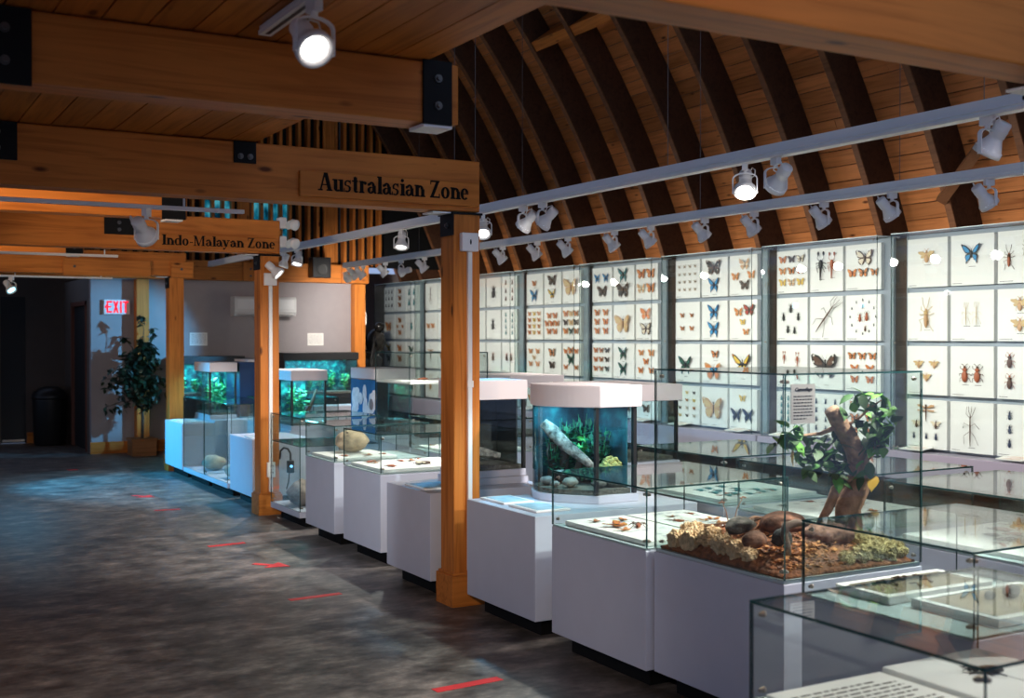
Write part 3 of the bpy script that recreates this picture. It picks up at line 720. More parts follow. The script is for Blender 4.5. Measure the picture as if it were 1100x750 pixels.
W2 = [('nine mixed butterflies', grid(['orf', 'dkf', 'gyf', 'paf', 'brf', 'ref', 'yef', 'crf', 'yef'], 3, 3, .105)), ('two scorpions', [('scd', -.06, .03, .22, 0), ('sct', .08, .03, .2, 0)]), ('four spotted butterflies', [('gyf', .03, .08, .2, 0), ('orf', -.12, -.05, .11, 0), ('brf', .01, -.05, .12, 0), ('brf', .14, -.05, .1, 0)]),
      ('five black beetles', [('bkb', -.01, .1, .1, 0), ('bkb', -.11, .02, .09, 0), ('bkb', .09, .02, .09, 0), ('bkb', -.05, -.1, .09, 0), ('bkb', .04, -.11, .08, 0)]), ('one diagonal stick insect', [('stk', 0, 0, .34, -.75)]), ('beetles in a ring', [('tab', -.03, 0, .09, 0), ('tab', .05, .01, .1, 0), ('brb', 0, .1, .05, 0), ('brb', .03, -.1, .06, 0)] + [('bkb', .15*math.cos(q*PI/6), .01+.15*math.sin(q*PI/6), .03, 0) for q in range(12)]),
      ('four small scorpions', [('sct', -.1, .08, .1, 0), ('sct', .08, .06, .12, 0), ('ciw', -.08, -.06, .09, 0), ('crk', .08, -.08, .1, 0)]), ('one black white butterfly', [('whf', 0, .01, .32, 0)]), ('seven orange butterflies', grid('brf', 3, 1, .1, y0=.1) + grid('orf', 2, 2, .1, dy=.1, y0=-.06)),
      ('many green beetles', grid('gnb', 4, 5, .06)), ('twelve blue beetles', grid('nvb', 3, 4, .06)), ('six brown butterflies', grid('brf', 2, 3, .11))]
W3 = [('sixteen tiny butterflies', grid('gyf', 4, 4, .05)), ('brown and blue butterflies', [('dkf', 0, .1, .23, 0), ('mof', 0, -.08, .18, 0)]), ('four pale butterflies', [('crf', .03, .11, .16, 0), ('paf', -.11, -.01, .12, 0), ('paf', .13, 0, .12, 0), ('dkf', .03, -.1, .15, 0)]),
      ('four small butterflies', [('brf', -.08, .06, .08, 0), ('brf', .08, .06, .07, 0), ('brf', -.08, -.08, .08, 0), ('brf', .08, -.08, .08, 0)]), ('two bright blue butterflies', [('mof', 0, .09, .19, 0), ('mof', 0, -.09, .19, 0)]), ('four orange moths', [('paf', -.06, .08, .13, 0), ('ref', .1, .1, .16, 0), ('yef', 0, -.02, .09, 0), ('paf', .05, -.12, .1, 0)]),
      ('one dark green butterfly', [('grf', -.02, -.02, .23, 0)]), ('one tan moth below', [('brf', .02, .1, .12, 0), ('paf', 0, -.08, .26, 0)]), ('one yellow black birdwing', [('bwf', 0, .0, .26, 0)]),
      ('many tiny butterflies', grid(['brf', 'yef', 'dkf', 'gyf'], 3, 4, .055)), ('one large tan moth', [('taf', 0, -.01, .32, 0)]), ('two black swallowtails', [('yef', 0, .11, .1, 0), ('bkf', -.09, -.06, .17, 0), ('bkf', .09, -.06, .17, 0)])]
W4 = [('two blue swallowtails', [('mof', -.09, .08, .13, 0), ('mof', .09, .08, .13, 0), ('dkf', .02, -.08, .2, 0)]), ('green and brown butterflies', [('tef', 0, .1, .2, 0), ('dkf', 0, -.08, .25, 0)]), ('four orange butterflies', grid(['orf', 'orf', 'crf', 'orf'], 2, 2, .16)),
      ('six orange butterflies', grid('orf', 2, 3, .12)), ('one large tan moth', [('taf', 0, -.02, .3, 0)]), ('two tan moths', [('paf', 0, .09, .2, 0), ('gyf', 0, -.08, .2, 0)]),
      ('nine small butterflies', grid(['orf', 'brf', 'dkf'], 3, 3, .1)), ('two dark green butterflies', [('grf', 0, .09, .18, 0), ('grf', 0, -.09, .18, 0)]), ('five orange butterflies', [('paf', -.09, .1, .11, 0), ('paf', .1, .1, .12, 0), ('orf', 0, 0, .11, 0), ('orf', -.1, -.1, .11, 0), ('brf', .1, -.1, .11, 0)]),
      ('four brown butterflies', grid('brf', 2, 2, .13)), ('six dark butterflies', grid('dkf', 2, 3, .11)), ('two brown butterflies', [('brf', 0, .08, .15, 0), ('dkf', 0, -.08, .14, 0)])]
W5 = [('orange and blue butterflies', [('orf', 0, .08, .11, 0), ('mof', 0, -.08, .19, 0)]), ('brown and yellow butterflies', [('dkf', 0, .1, .2, 0), ('bwf', 0, -.08, .17, 0)]), ('one large tan moth', [('taf', 0, 0, .3, 0)]),
      ('twelve small butterflies', grid(['orf', 'yef', 'paf'], 3, 4, .09)), ('seven orange butterflies', [('orf', -.07, .1, .12, 0), ('orf', .07, .1, .12, 0), ('orf', -.12, 0, .12, 0), ('orf', 0, 0, .12, 0), ('orf', .12, 0, .12, 0), ('orf', -.07, -.1, .12, 0), ('orf', .07, -.1, .12, 0)]), ('nine mixed butterflies', grid(['orf', 'taf', 'brf', 'dkf', 'taf', 'dkf', 'orf', 'grf', 'brf'], 3, 3, .12)),
      ('five pale butterflies', grid('paf', 2, 2, .11) + [('crf', 0, .01, .1, 0)]), ('two brown butterflies', [('brf', 0, .08, .16, 0), ('dkf', 0, -.08, .15, 0)]), ('six orange butterflies', [('brf', 0, .11, .14, 0), ('grf', 0, 0, .18, 0), ('orf', -.12, .1, .1, 0), ('orf', .12, .1, .1, 0), ('orf', -.12, -.1, .1, 0), ('brf', .12, -.1, .1, 0)]),
      ('four tan butterflies', grid('paf', 2, 2, .13)), ('two dark butterflies', col(['dkf', 'dkf'], .16, .16)), ('three orange butterflies', col(['orf', 'orf', 'brf'], .12, .11))]
W6 = [('one black beetle', [('bkb', 0, 0, .16, 0)]), ('one black longhorn beetle', [('bkb', .02, 0, .2, 0)]), ('six dark beetles', grid('brb', 2, 3, .08)),
      ('one stick insect', [('stk', 0, 0, .2, 0)]), ('one black beetle', [('bkb', 0, 0, .17, 0)]), ('eight green beetles', grid('gnb', 2, 4, .07)),
      ('one small black beetle', [('bkb', 0, 0, .12, 0)]), ('one brown beetle', [('brb', 0, 0, .13, 0)]), ('two brown beetles', [('brb', -.06, 0, .12, 0), ('brb', .06, 0, .12, 0)]),
      ('one rust cricket', [('crk', 0, 0, .15, 0)]), ('two black beetles', col(['bkb', 'bkb'], .1, .15)), ('four brown beetles', grid('brb', 2, 2, .09))]
W7 = [('one brown stick insect', [('stk', 0, 0, .2, 0)]), ('two pale mantises', [('man', -.06, 0, .16, 0), ('man', .06, 0, .16, 0)]), ('three rust crickets', col(['crk', 'crk', 'crk'], .1, .11)),
      ('two tan moths', [('paf', -.08, 0, .13, 0), ('paf', .08, 0, .13, 0)]), ('one green butterfly', [('grf', 0, 0, .16, 0)]), ('two brown moths', col(['brf', 'brf'], .14, .16)),
      ('one dragonfly', [('dra', 0, .03, .18, 0)]), ('two brown cicadas', [('ciw', -.07, 0, .13, 0), ('ciw', .07, 0, .13, 0)]), ('two orange butterflies', col(['orf', 'orf'], .14, .16)),
      ('one katydid', [('kat', 0, 0, .18, 0)]), ('three black beetles', col(['bkb', 'bkb', 'bkb'], .09, .11)), ('two dark butterflies', col(['dkf', 'dkf'], .14, .16))]
W8 = [('nine grey beetles', grid('bkb', 3, 3, .07)), ('three brown moths', col(['brf', 'brf', 'brf'], .13, .11)), ('four green beetles', grid('gnb', 2, 2, .12)),
      ('one orange moth', [('orf', 0, 0, .22, 0)]), ('four orange butterflies', [('orf', 0, .1, .13, 0), ('paf', -.1, 0, .09, 0), ('paf', .1, 0, .09, 0), ('orf', 0, -.1, .13, 0)]), ('one small green beetle', [('gnb', 0, 0, .14, 0)]),
      ('yellow and black butterflies', col(['bwf', 'grf'], .18, .17)), ('two orange butterflies', col(['orf', 'orf'], .17, .17)), ('one green butterfly', [('grf', 0, .06, .2, 0)]),
      ('one dark moth', [('dkf', 0, .05, .17, 0)]), ('one orange butterfly', [('orf', 0, .05, .16, 0)]), ('two green butterflies', col(['grf', 'grf'], .14, .15))]
ROWN = ['top', 'second', 'third', 'bottom']; COLN = ['left', 'middle', 'right']
CASE_Y = [6.977, 8.582, 10.177, 11.81, 13.38, 14.95, 16.5, 18.1]
def clip(parent, loc, rot=(0, 0, 0)):
    m = MB(); m.lathe([(.006, 0), (.006, .010), (.0085, .010), (.0085, .016)], CLIP, 10)
    if not hasattr(clip, 'me'): clip.me = m.mesh('clip', True)
    put('clip', clip.me, parent, loc, rot)
def wall_case(idx, yl, spec):
    o = ORD[idx]
    t = thing('wall_display_case', f'tall glass wall case of pinned insects, {o} from the right', 'display case', (7.7, yl-1.45, 0))
    L = 1.45
    MB().box(0, .29, -.06, L+.06, .40, .636, SHELF_TONE).build('shelf_plinth', t, bevel=.004)
    MB().box(.1, .295, -.06, L+.06, 0, .40, KICK).build('recessed_base', t)
    MB().box(.215, .235, .0, L+.02, .637, 2.465, BOARD).build('back_board', t, bevel=.003)
    g = .006
    MB().pane(0, g, 0, L, .642, 2.466).build('front_glass', t)
    MB().pane(.008, .212, 0, g, .642, 2.466).build('side_glass', t)
    MB().pane(.008, .212, L-g, L, .642, 2.466).build('side_glass', t)
    MB().pane(0, .285, 0, L, 2.468, 2.474, edge=plain('bright_glass_edge', (.55, .68, .66), .2)).build('top_glass', t)
    for yy in (.02, .06, L-.06, L-.02):
        clip(t, (.012, yy, 2.44), (0, PI/2, 0)); clip(t, (.012, yy, .67), (0, PI/2, 0))
    clip(t, (.012, .02, 1.55), (0, PI/2, 0)); clip(t, (.012, L-.03, 1.55), (0, PI/2, 0))
    R = Euler((PI/2, 0, -PI/2))
    for r in range(4):
        for c in range(3):
            desc, items = spec[r*3+c]
            loc = (7.914, yl-.235-.448*c, 2.222-.452*r)
            lab = f'white frame with {desc}, {ROWN[r]}{"" if r in (0, 3) else " row"} {COLN[c]} of {o} wall case from right'
            f = thing('specimen_display', lab, 'specimen frame', loc, R, 'framed insects in the wall cases')
            put('tray', TM, f, bevel=0)
            put('caption', CAPS[(r+c) % 4], f, (0, 0, TRD))
            for kd, x, y, sz, rot in items: insect(kd, f, x, y, TRD+.003, sz, rot)
            if len(items) <= 2:
                for kd, x, y, sz, rot in items: put('name_tag', TAGM, f, (x, y-sz*.55, TRD))
    # leaflets on the shelf
    if idx < 5:
        for q, yy in ((0, .3), (1, 1.25)):
            l = thing('leaflet', f'cream information leaflet lying on the shelf of the {o} wall case, {("right", "left")[q]} one', 'leaflet', (7.79, yl-1.45+yy, .651))
            MB().box(-.075, .075, -.12, .12, 0, .006, PAPER).build('card', l, (0, 0, .012), (0, -.12, 0))
            m = MB(); 
            for i in range(5): m.box(-.06+.025*i, -.054+.025*i, -.08, .08-.02*(i % 3), 0, .0006, plain('orange_print', (.6, .3, .2), .6))
            m.build('printing', l, (0, 0, .0182), (0, -.12, 0))
for i, (y, sp) in enumerate(zip(CASE_Y, (W1, W2, W3, W4, W5, W6, W7, W8))): wall_case(i, y, sp)

# ------------------------------------------------------------------ floor cases
def cabinet(t, X, Y, zb, kick=True, side=None):
    """white plinth with a recessed black kick plate; t sits at the aisle-side near corner"""
    MB().box(0, X, 0, Y, .10, zb, LAV).build('plinth', t, bevel=.003)
    if kick: MB().box(.09, X-.05, .09, Y-.05, 0, .10, KICK).build('kick_plate', t)
def glass_box(t, X, Y, z0, z1, clips=True, g=.007, top=True):
    MB().pane(0, g, 0, Y, z0, z1).build('side_glass', t)
    MB().pane(X-g, X, 0, Y, z0, z1).build('side_glass', t)
    MB().pane(g+.001, X-g-.001, 0, g, z0, z1).build('side_glass', t)
    MB().pane(g+.001, X-g-.001, Y-g, Y, z0, z1).build('side_glass', t)
    if top: MB().pane(0, X, 0, Y, z1+.001, z1+.001+g).build('top_glass', t)
    if clips:
        for x, y, r in ((.03, g+.002, (-PI/2, 0, 0)), (X-.03, g+.002, (-PI/2, 0, 0)), (g+.002, .03, (0, PI/2, 0)), (g+.002, Y-.03, (0, PI/2, 0))):
            clip(t, (x, y, z1-.025), r); clip(t, (x, y, z0+.03), r)
def case(x0, y0, X, Y, label, zb=.64, h=.275):
    t = thing('glass_display_case', label, 'display case', (x0, y0, 0))
    cabinet(t, X, Y, zb)
    MB().box(.004, X-.004, .004, Y-.004, zb+.0005, zb+.008, plain('sill_grey', (.45, .55, .56), .3)).build('sill', t)
    glass_box(t, X, Y, zb+.009, zb+h)
    return t
def board(x0, y0, X, Y, z, label, items, thick=.022, marks=True, text=None):
    b = thing('specimen_board', label, 'specimen board', (x0, y0, z))
    MB().box(0, X, 0, Y, 0, thick, TRAY).build('board', b, bevel=.003)
    if marks:
        m = MB(); rg = random.Random(label)
        for k in range(26):
            x, y = rg.uniform(.05, X-.07), rg.uniform(.05, Y-.06); m.box(x, x+.035, y, y+.02, thick, thick+.0006, plain('grey_print', (.45, .47, .52), .6))
        m.build('name_print', b)
    for kd, x, y, sz, rot in items: insect(kd, b, x, y, thick+.003, sz, rot)
    return b
def scatter(kinds, n, X, Y, size, seed):
    rg = random.Random(seed); out = []
    while len(out) < n:
        x, y = rg.uniform(.08, X-.08), rg.uniform(.08, Y-.08)
        if all(math.hypot(x-o[1], y-o[2]) > size*.8 for o in out): out.append((rg.choice(kinds), x, y, size*rg.uniform(.7, 1.2), rg.uniform(-1, 1)))
    return out
def textcard(x, y, z, w, d, rotz, label, lines, title=None, name='text_panel', thick=.012, tilt=0):
    t = thing(name, label, 'text panel', (x, y, z), (tilt, 0, rotz))
    MB().box(0, w, 0, d, 0, thick, PAPER).build('card', t, bevel=.002)
    m = MB(); rg = random.Random(label); top = d*.88
    for k in range(lines):
        yy = top - k*(d*.72/lines); xx = w*.08; lim = w*(.92 if k % 5 else .8)
        while xx < lim:
            l = rg.uniform(.012, .04)*w/.4; m.box(xx, min(xx+l, lim), yy, yy+d*.2/lines, thick, thick+.0006, INK); xx += l+.008*w/.4
    m.build('printed_text', t)
    return t

# near low corner: case closest to the camera
c0 = case(2.053, 1.607, .90, .725, 'glass display case with printed text panel, closest to the camera', .64, .262)
textcard(2.09, 1.76, .65, .42, .55, 0, 'cream text panel printed with dark lines inside the closest glass case', 15)
board(2.525, 1.93, .40, .385, .65, 'white board with one large black beetle inside the closest glass case', [('bkb', .2, .2, .12, .9)], marks=False)
board(2.60, 1.63, .33, .26, .65, 'small white board with black beetles at the corner of the closest glass case', [('bkb', .1, .14, .08, .3), ('bkb', .22, .13, .07, 1)], marks=False)
# case right of the camera, next to the terrarium
c1 = case(3.07, 2.445, .85, .755, 'glass display case with two brown habitat trays, between terrarium and near post')
soil = plain('tray_soil', (.22, .17, .10), .9, mottle=.4, scale=30, bump=.6)
for i, (xx, yy, w, d_, lb) in enumerate(((3.2, 2.90, .55, .26, 'white tray of dry brown twigs in the case beside the terrarium, left one'), (3.25, 2.49, .58, .36, 'white tray of sandy soil and dark stones in the case beside the terrarium, right one'))):
    t = thing('habitat_tray', lb, 'tray', (xx, yy, .65))
    m = MB(); m.box(0, w, 0, d_, 0, .012, TRAY)
    for q in ((0, w, 0, .03), (0, w, d_-.03, d_), (0, .03, .03, d_-.03), (w-.03, w, .03, d_-.03)): m.box(*q, .012, .03, TRAY)
    m.build('tray', t, bevel=.003)
    tag(MB().box(.031, w-.031, .031, d_-.031, .0125, .026, soil).build('soil', t), kind='stuff')
    rg = random.Random(i)
    if i == 0:
        for k in range(9):
            m = MB(); x, y = rg.uniform(.1, w-.15), rg.uniform(.06, d_-.07); an = rg.uniform(0, 3)
            m.tube([(x, y, .03), (x+.04*math.cos(an), y+.03*math.sin(an), .036), (x+.08*math.cos(an+.3), y+.05*math.sin(an+.3), .03)], [.006, .005, .002], plain('twig_bark', (.10, .06, .035), .8), 5); m.build('twig', t)
    else:
        for k, (x, y, r) in enumerate(((.33, .2, .035), (.41, .17, .028), (.47, .18, .03), (.24, .22, .022))):
            MB().ell((x, y, .03+r*.5), (r, r*.8, r*.7), plain('dark_stone', (.035, .035, .035), .7), 9, 7, .12, k).build('stone', t, smooth=True)
# black pen-like antenna tool leaning at the edge
t = thing('butterfly_case_insect', 'blue and black butterfly pinned in the case beside the near post', 'butterfly', (3.75, 2.62, .72)); t.name = 'pinned_butterfly'
insect('mof', t, 0, 0, 0, .12, .4)
m = MB(); m.tube([(0, 0, -.015), (0, 0, .005)], .0015, CLIP, 5); m.tube([(0, 0, -.018), (0, 0, -.0151)], .012, TRAY, 10); m.build('pin', t)

# --- terrarium
TX0, TY0, TXW, TYW = 3.14, 3.37, .77, .83
tr = thing('terrarium', 'tall glass terrarium with leafy branch, rocks and moss on a white plinth', 'terrarium', (TX0, TY0, 0))
cabinet(tr, TXW, TYW, .64)
MB().box(.006, TXW-.006, .006, TYW-.006, .6405, .655, plain('terrarium_tray', (.50, .60, .60), .35)).build('tray', tr)
glass_box(tr, TXW, TYW, .656, 1.45)
def hgt(x, y):
    u, v = (x-TX0)/TXW, (y-TY0)/TYW
    e = min(1, 8*min(u, v, 1-u, 1-v))
    return .659 + e*(+.018 + .115*max(0, math.sin(PI*min(1, u*.85+.12)))*max(0, math.sin(PI*min(1, v*.8+.1)))**1.3) + .006*math.sin(23*x)*math.sin(19*y)*e
bark = plain('bark_chips', (.30, .105, .038), .85, mottle=.55, scale=40, bump=.9)
m = MB(); n = 26; vs, fs = [], []
for i in range(n+1):
    for j in range(n+1):
        x = TX0+.02+(TXW-.04)*i/n; y = TY0+.02+(TYW-.04)*j/n
        vs.append((x, y, hgt(x, y)))
for i in range(n):
    for j in range(n): a = i*(n+1)+j; fs.append((a, a+n+1, a+n+2, a+1))
b0 = len(vs)
ring_ = [i*(n+1) for i in range(n+1)] + [n*(n+1)+j for j in range(1, n+1)] + [i*(n+1)+n for i in range(n-1, -1, -1)] + [j for j in range(n-1, 0, -1)]
for q in ring_: vs.append((vs[q][0], vs[q][1], .6555))
R_ = len(ring_)
for k in range(R_): fs.append((ring_[k], ring_[(k+1) % R_], b0+(k+1) % R_, b0+k))
fs.append(tuple(range(b0+R_-1, b0-1, -1)))
m.add(vs, fs, bark)
soilo = m.build('bark_soil', smooth=True); tag(soilo, 'rust brown bark soil covering the terrarium floor', 'soil', kind='stuff')
# loose bark flakes
m = MB(); rg = random.Random(5)
flk = [plain('flake_%d' % k, c, .85) for k, c in enumerate(((.46, .17, .05), (.24, .085, .035), (.60, .26, .08), (.14, .06, .03)))]
for k in range(520):
    x, y = rg.uniform(TX0+.04, TX0+TXW-.04), rg.uniform(TY0+.04, TY0+TYW-.04)
    if rg.random() < .55: y = TY0 + .04 + abs(rg.gauss(0, .14)); x = TX0+.06+abs(rg.gauss(.1, .22))
    if x > TX0+TXW-.05 or y > TY0+TYW-.05: continue
    M = Matrix.Translation((x, y, hgt(x, y)+.004)) @ Euler((rg.uniform(-.5, .5), rg.uniform(-.5, .5), rg.uniform(0, 6))).to_matrix().to_4x4()
    l, w_ = rg.uniform(.006, .018), rg.uniform(.004, .009)
    m.box(-l, l, -w_, w_, -.0015, .0015, rg.choice(flk), M)
tag(m.build('bark_flakes'), 'loose rust coloured bark flakes scattered in the terrarium', 'bark', kind='stuff')
from mathutils import noise as mnoise
def mossclump(name, label, pts, colr, seed):
    rg = random.Random(seed); mt = plain('moss_'+str(seed), colr, .95, 0, .1, mottle=.3, scale=70, bump=.9); m = MB()
    cl = lambda v: (min(max(v[0], TX0+.02), TX0+TXW-.02), min(max(v[1], TY0+.02), TY0+TYW-.02), max(v[2], .662))
    for (x, y, r) in pts:
        z = hgt(x, y)+r*.25; N_, M_ = 40, 22; vs, fs = [], []
        for i in range(M_+1):
            ph = PI*i/M_
            for k in range(N_):
                t = 2*PI*k/N_; d = Vector((math.sin(ph)*math.cos(t), math.sin(ph)*math.sin(t), math.cos(ph)))
                q = Vector((x, y, z))+d*r
                f = 1 + .38*mnoise.noise(q*38) + .30*mnoise.noise(q*95) + .16*mnoise.noise(q*210)
                vs.append(cl((x+d.x*r*f, y+d.y*r*f, z+d.z*r*.85*f)))
        for i in range(M_):
            for k in range(N_): fs.append((i*N_+k, (i+1)*N_+k, (i+1)*N_+(k+1) % N_, i*N_+(k+1) % N_))
        m.add(vs, fs, mt)
        for k in range(150):
            d = Vector((rg.gauss(0, 1), rg.gauss(0, 1), abs(rg.gauss(0, .8)))).normalized(); b_ = Vector((x, y, z))+Vector((d.x*r, d.y*r, d.z*r*.85))*.9
            e = b_ + (d+Vector((rg.gauss(0, .6), rg.gauss(0, .6), rg.gauss(0, .5)))).normalized()*rg.uniform(.010, .02)
            m.tube([cl(b_), cl(e)], [.0022, .0012], mt, 3)
    o = m.build(name); return tag(o, label, 'moss', kind='stuff')
mossclump('reindeer_moss', 'pale tan reindeer moss along the aisle side of the terrarium', [(3.20, 4.10, .05), (3.20, 4.0, .055), (3.215, 3.9, .05), (3.20, 3.8, .05), (3.20, 3.71, .045), (3.195, 3.63, .035), (3.28, 4.1, .05)], (.78, .56, .34), 1)
mossclump('reindeer_moss', 'yellow green reindeer moss at the camera side of the terrarium', [(3.84, 3.45, .045), (3.77, 3.44, .05), (3.69, 3.44, .05), (3.62, 3.43, .04), (3.8, 3.52, .05), (3.71, 3.53, .045), (3.53, 3.425, .03)], (.64, .53, .26), 2)
def rock(x, y, r, label, c, seed, rz=0, lift=.35, jit=.1):
    m = MB(); M = Euler((0, 0, rz)).to_matrix()
    m.ell((0, 0, 0), r, plain('rock_'+str(seed), c, .85, 0, .25, mottle=.55, scale=26, bump=.7), 14, 10, jit, seed, M)
    o = m.build('rock', loc=(x, y, hgt(x, y)+r[2]*lift), smooth=True); s = o.modifiers.new('sub', 'SUBSURF'); s.levels = 1; s.render_levels = 2
    return tag(o, label, 'rock')
rock(3.33, 3.84, (.095, .06, .042), 'jagged grey rock behind the pale moss in the terrarium', (.12, .11, .095), 11, .4, jit=.16)
rock(3.245, 3.655, (.062, .05, .04), 'rounded red brown rock beside the pale moss in the terrarium', (.17, .085, .055), 12, .2, .4, .04)
rock(3.33, 3.585, (.045, .045, .045), 'dark rounded rock before the bent twig in the terrarium', (.05, .052, .05), 13, 0, .45, .05)
rock(3.47, 3.73, (.14, .10, .052), 'large smooth red brown rock in the middle of the terrarium', (.25, .115, .07), 14, .5, .35, .04)
rock(3.56, 3.56, (.125, .08, .05), 'long flat reddish rock under the leafy branch in the terrarium', (.27, .14, .10), 15, -.3, .35, .05)
rock(3.70, 3.70, (.07, .05, .035), 'tan flat rock at the foot of the branch in the terrarium', (.32, .24, .12), 16, .3, .4, .08)
# bent twig in front
barkm = plain('branch_bark', (.36, .205, .12), .85, mottle=.45, scale=25, bump=.8)
t = thing('bent_twig', 'bent thick twig standing by the front corner of the terrarium', 'twig', (3.27, 3.465, hgt(3.27, 3.465)))
MB().tube([(.0, .02, -.004), (.0, .022, .05), (-.012, .03, .09), (.0, .035, .125), (.045, .02, .14), (.09, 0, .135)], [.015, .013, .016, .02, .016, .009], plain('twig_two_tone', (.16, .10, .07), .7, mottle=.5, scale=20), 10).build('stem', t, smooth=True)
# leafy branch
tb = thing('leafy_branch', 'thick brown branch with green leaves standing in the terrarium', 'branch', (3.72, 3.62, hgt(3.72, 3.62)))
z0 = hgt(3.72, 3.62)
def L3(x, y, z): return (x-3.72, y-3.62, z-z0)
MB().tube([L3(3.72, 3.62, .70), L3(3.745, 3.62, .80), L3(3.735, 3.615, .87), L3(3.785, 3.61, .95), L3(3.80, 3.605, 1.02), L3(3.765, 3.60, 1.10), L3(3.72, 3.60, 1.17), L3(3.665, 3.60, 1.235), L3(3.62, 3.60, 1.29)], [.064, .060, .055, .052, .047, .043, .040, .037, .031], barkm, 14).build('trunk', tb, smooth=True)
MB().tube([L3(3.75, 3.62, .80), L3(3.80, 3.66, .87), L3(3.82, 3.64, .95), L3(3.81, 3.62, 1.0)], [.03, .032, .03, .015], barkm, 10).build('side_branch', tb, smooth=True)
MB().tube([L3(3.60, 3.66, .79), L3(3.64, 3.64, .86), L3(3.67, 3.62, .95), L3(3.72, 3.61, .99), L3(3.77, 3.60, 1.0)], [.012, .02, .022, .018, .01], barkm, 9).build('side_branch', tb, smooth=True)
MB().tube([L3(3.79, 3.6, 1.05), L3(3.82, 3.56, 1.1), L3(3.85, 3.53, 1.17)], [.014, .012, .007], plain('pale_twig', (.42, .24, .11), .8), 8).build('side_branch', tb, smooth=True)
MB().tube([L3(3.66, 3.60, 1.22), L3(3.58, 3.62, 1.19), L3(3.48, 3.63, 1.185), L3(3.40, 3.62, 1.18)], [.012, .009, .006, .003], barkm, 6).build('twig', tb, smooth=True)
MB().tube([L3(3.66, 3.60, 1.20), L3(3.72, 3.55, 1.25), L3(3.78, 3.53, 1.3), L3(3.83, 3.52, 1.33)], [.01, .007, .005, .003], barkm, 6).build('twig', tb, smooth=True)
LEAFS = [plain('leaf_%d' % k, c, .55, 0, .3) for k, c in enumerate(((.075, .22, .03), (.045, .10, .025), (.13, .34, .045), (.03, .06, .02), (.05, .15, .03)))] 
LEAFY = plain('leaf_yellow', (.50, .30, .05), .4)
def leaf(mb, p, d, length, mat, rg):
    d = Vector(d).normalized(); up = Vector((rg.uniform(-.6, .6), rg.uniform(-.6, .6), 1)).normalized()
    s = d.cross(up).normalized(); nrm = s.cross(d)
    prof = [(0, .02), (.18, .22), (.42, .30), (.68, .21), (.88, .07), (1, .0)]
    vs = []
    for u, w_ in prof:
        c = Vector(p) + d*length*u - nrm*length*.22*u*u
        vs += [c - s*w_*length + nrm*.10*w_*length, c, c + s*w_*length + nrm*.10*w_*length]
    top = len(vs); vs2 = [v - nrm*.0009 for v in vs]; fs = []
    for i in range(len(prof)-1):
        a = 3*i
        for k in (0, 1):
            fs.append((a+k, a+k+1, a+4+k, a+3+k)); fs.append((top+a+k, top+a+3+k, top+a+4+k, top+a+1+k))
    mb.add(vs+vs2, fs, mat)
def leaves(parent, clusters, seed, lo, hi, sp, clampbox=True):
    rg = random.Random(seed); k = 0
    for c, r, n_, col_ in clusters:
        for i in range(n_):
            d = Vector((rg.gauss(0, 1), rg.gauss(0, .7), rg.gauss(-.15, .7))).normalized()
            p = Vector(c) + Vector((rg.uniform(-1, 1)*r[0], rg.uniform(-1, 1)*r[1], rg.uniform(-1, 1)*r[2]))
            L = rg.uniform(lo, hi)
            e = p + d*L
            if clampbox:
                e.x = min(max(e.x, TX0+.03), TX0+TXW-.03); e.y = min(max(e.y, TY0+.03), TY0+TYW-.03); e.z = min(e.z, 1.42); d = e-p
                if d.length < .02: continue
                L = d.length
            m = MB(); leaf(m, (0, 0, 0), d, L, rg.choice(col_) if rg.random() > .03 else LEAFY, rg)
            pl = parent.location
            m.build('leaf', parent, (p.x-pl.x, p.y-pl.y, p.z-pl.z), smooth=True); k += 1
LF, DK = LEAFS[:3], [LEAFS[1], LEAFS[3], LEAFS[4]]
leaves(tb, [((3.40, 3.60, 1.19), (.08, .04, .05), 12, LF), ((3.56, 3.62, 1.12), (.09, .05, .08), 18, DK), ((3.75, 3.50, 1.30), (.10, .05, .07), 20, LF+DK), ((3.81, 3.48, 1.22), (.06, .05, .10), 20, LF+DK), ((3.78, 3.55, 1.05), (.05, .04, .04), 9, LF), ((3.60, 3.6, 1.0), (.06, .04, .05), 7, LF), ((3.70, 3.63, 1.1), (.07, .04, .08), 10, DK), ((3.83, 3.55, .80), (.02, .04, .06), 4, [LEAFS[0], LEAFS[4]])], 3, .058, .088, 0)
rg = random.Random(91); m = MB(); pl = tb.location
for c, r, n_, cl in (((3.41, 3.61, 1.18), (.08, .04, .05), 12, LF), ((3.57, 3.62, 1.10), (.09, .05, .08), 30, DK), ((3.76, 3.54, 1.28), (.10, .05, .08), 26, LF+DK), ((3.80, 3.52, 1.18), (.05, .05, .11), 26, DK+LF), ((3.71, 3.66, 1.12), (.07, .04, .10), 30, DK)):
    for i in range(n_):
        p = Vector(c) + Vector((rg.uniform(-1, 1)*r[0], rg.uniform(-1, 1)*r[1], rg.uniform(-1, 1)*r[2]))
        d = Vector((rg.gauss(0, 1), rg.gauss(0, .7), rg.gauss(-.2, .7))).normalized(); L = rg.uniform(.055, .09); e = p + d*L
        e.x = min(max(e.x, TX0+.04), TX0+TXW-.04); e.y = min(max(e.y, TY0+.04), TY0+TYW-.04); e.z = min(e.z, 1.41); d = e-p
        if d.length > .03: leaf(m, p-pl, d, d.length, rg.choice(cl), rg)
tag(m.build('foliage', tb, smooth=True), kind='stuff')
dr_ = plain('dark_twig_bark', (.09, .055, .035), .85, mottle=.4, scale=20)
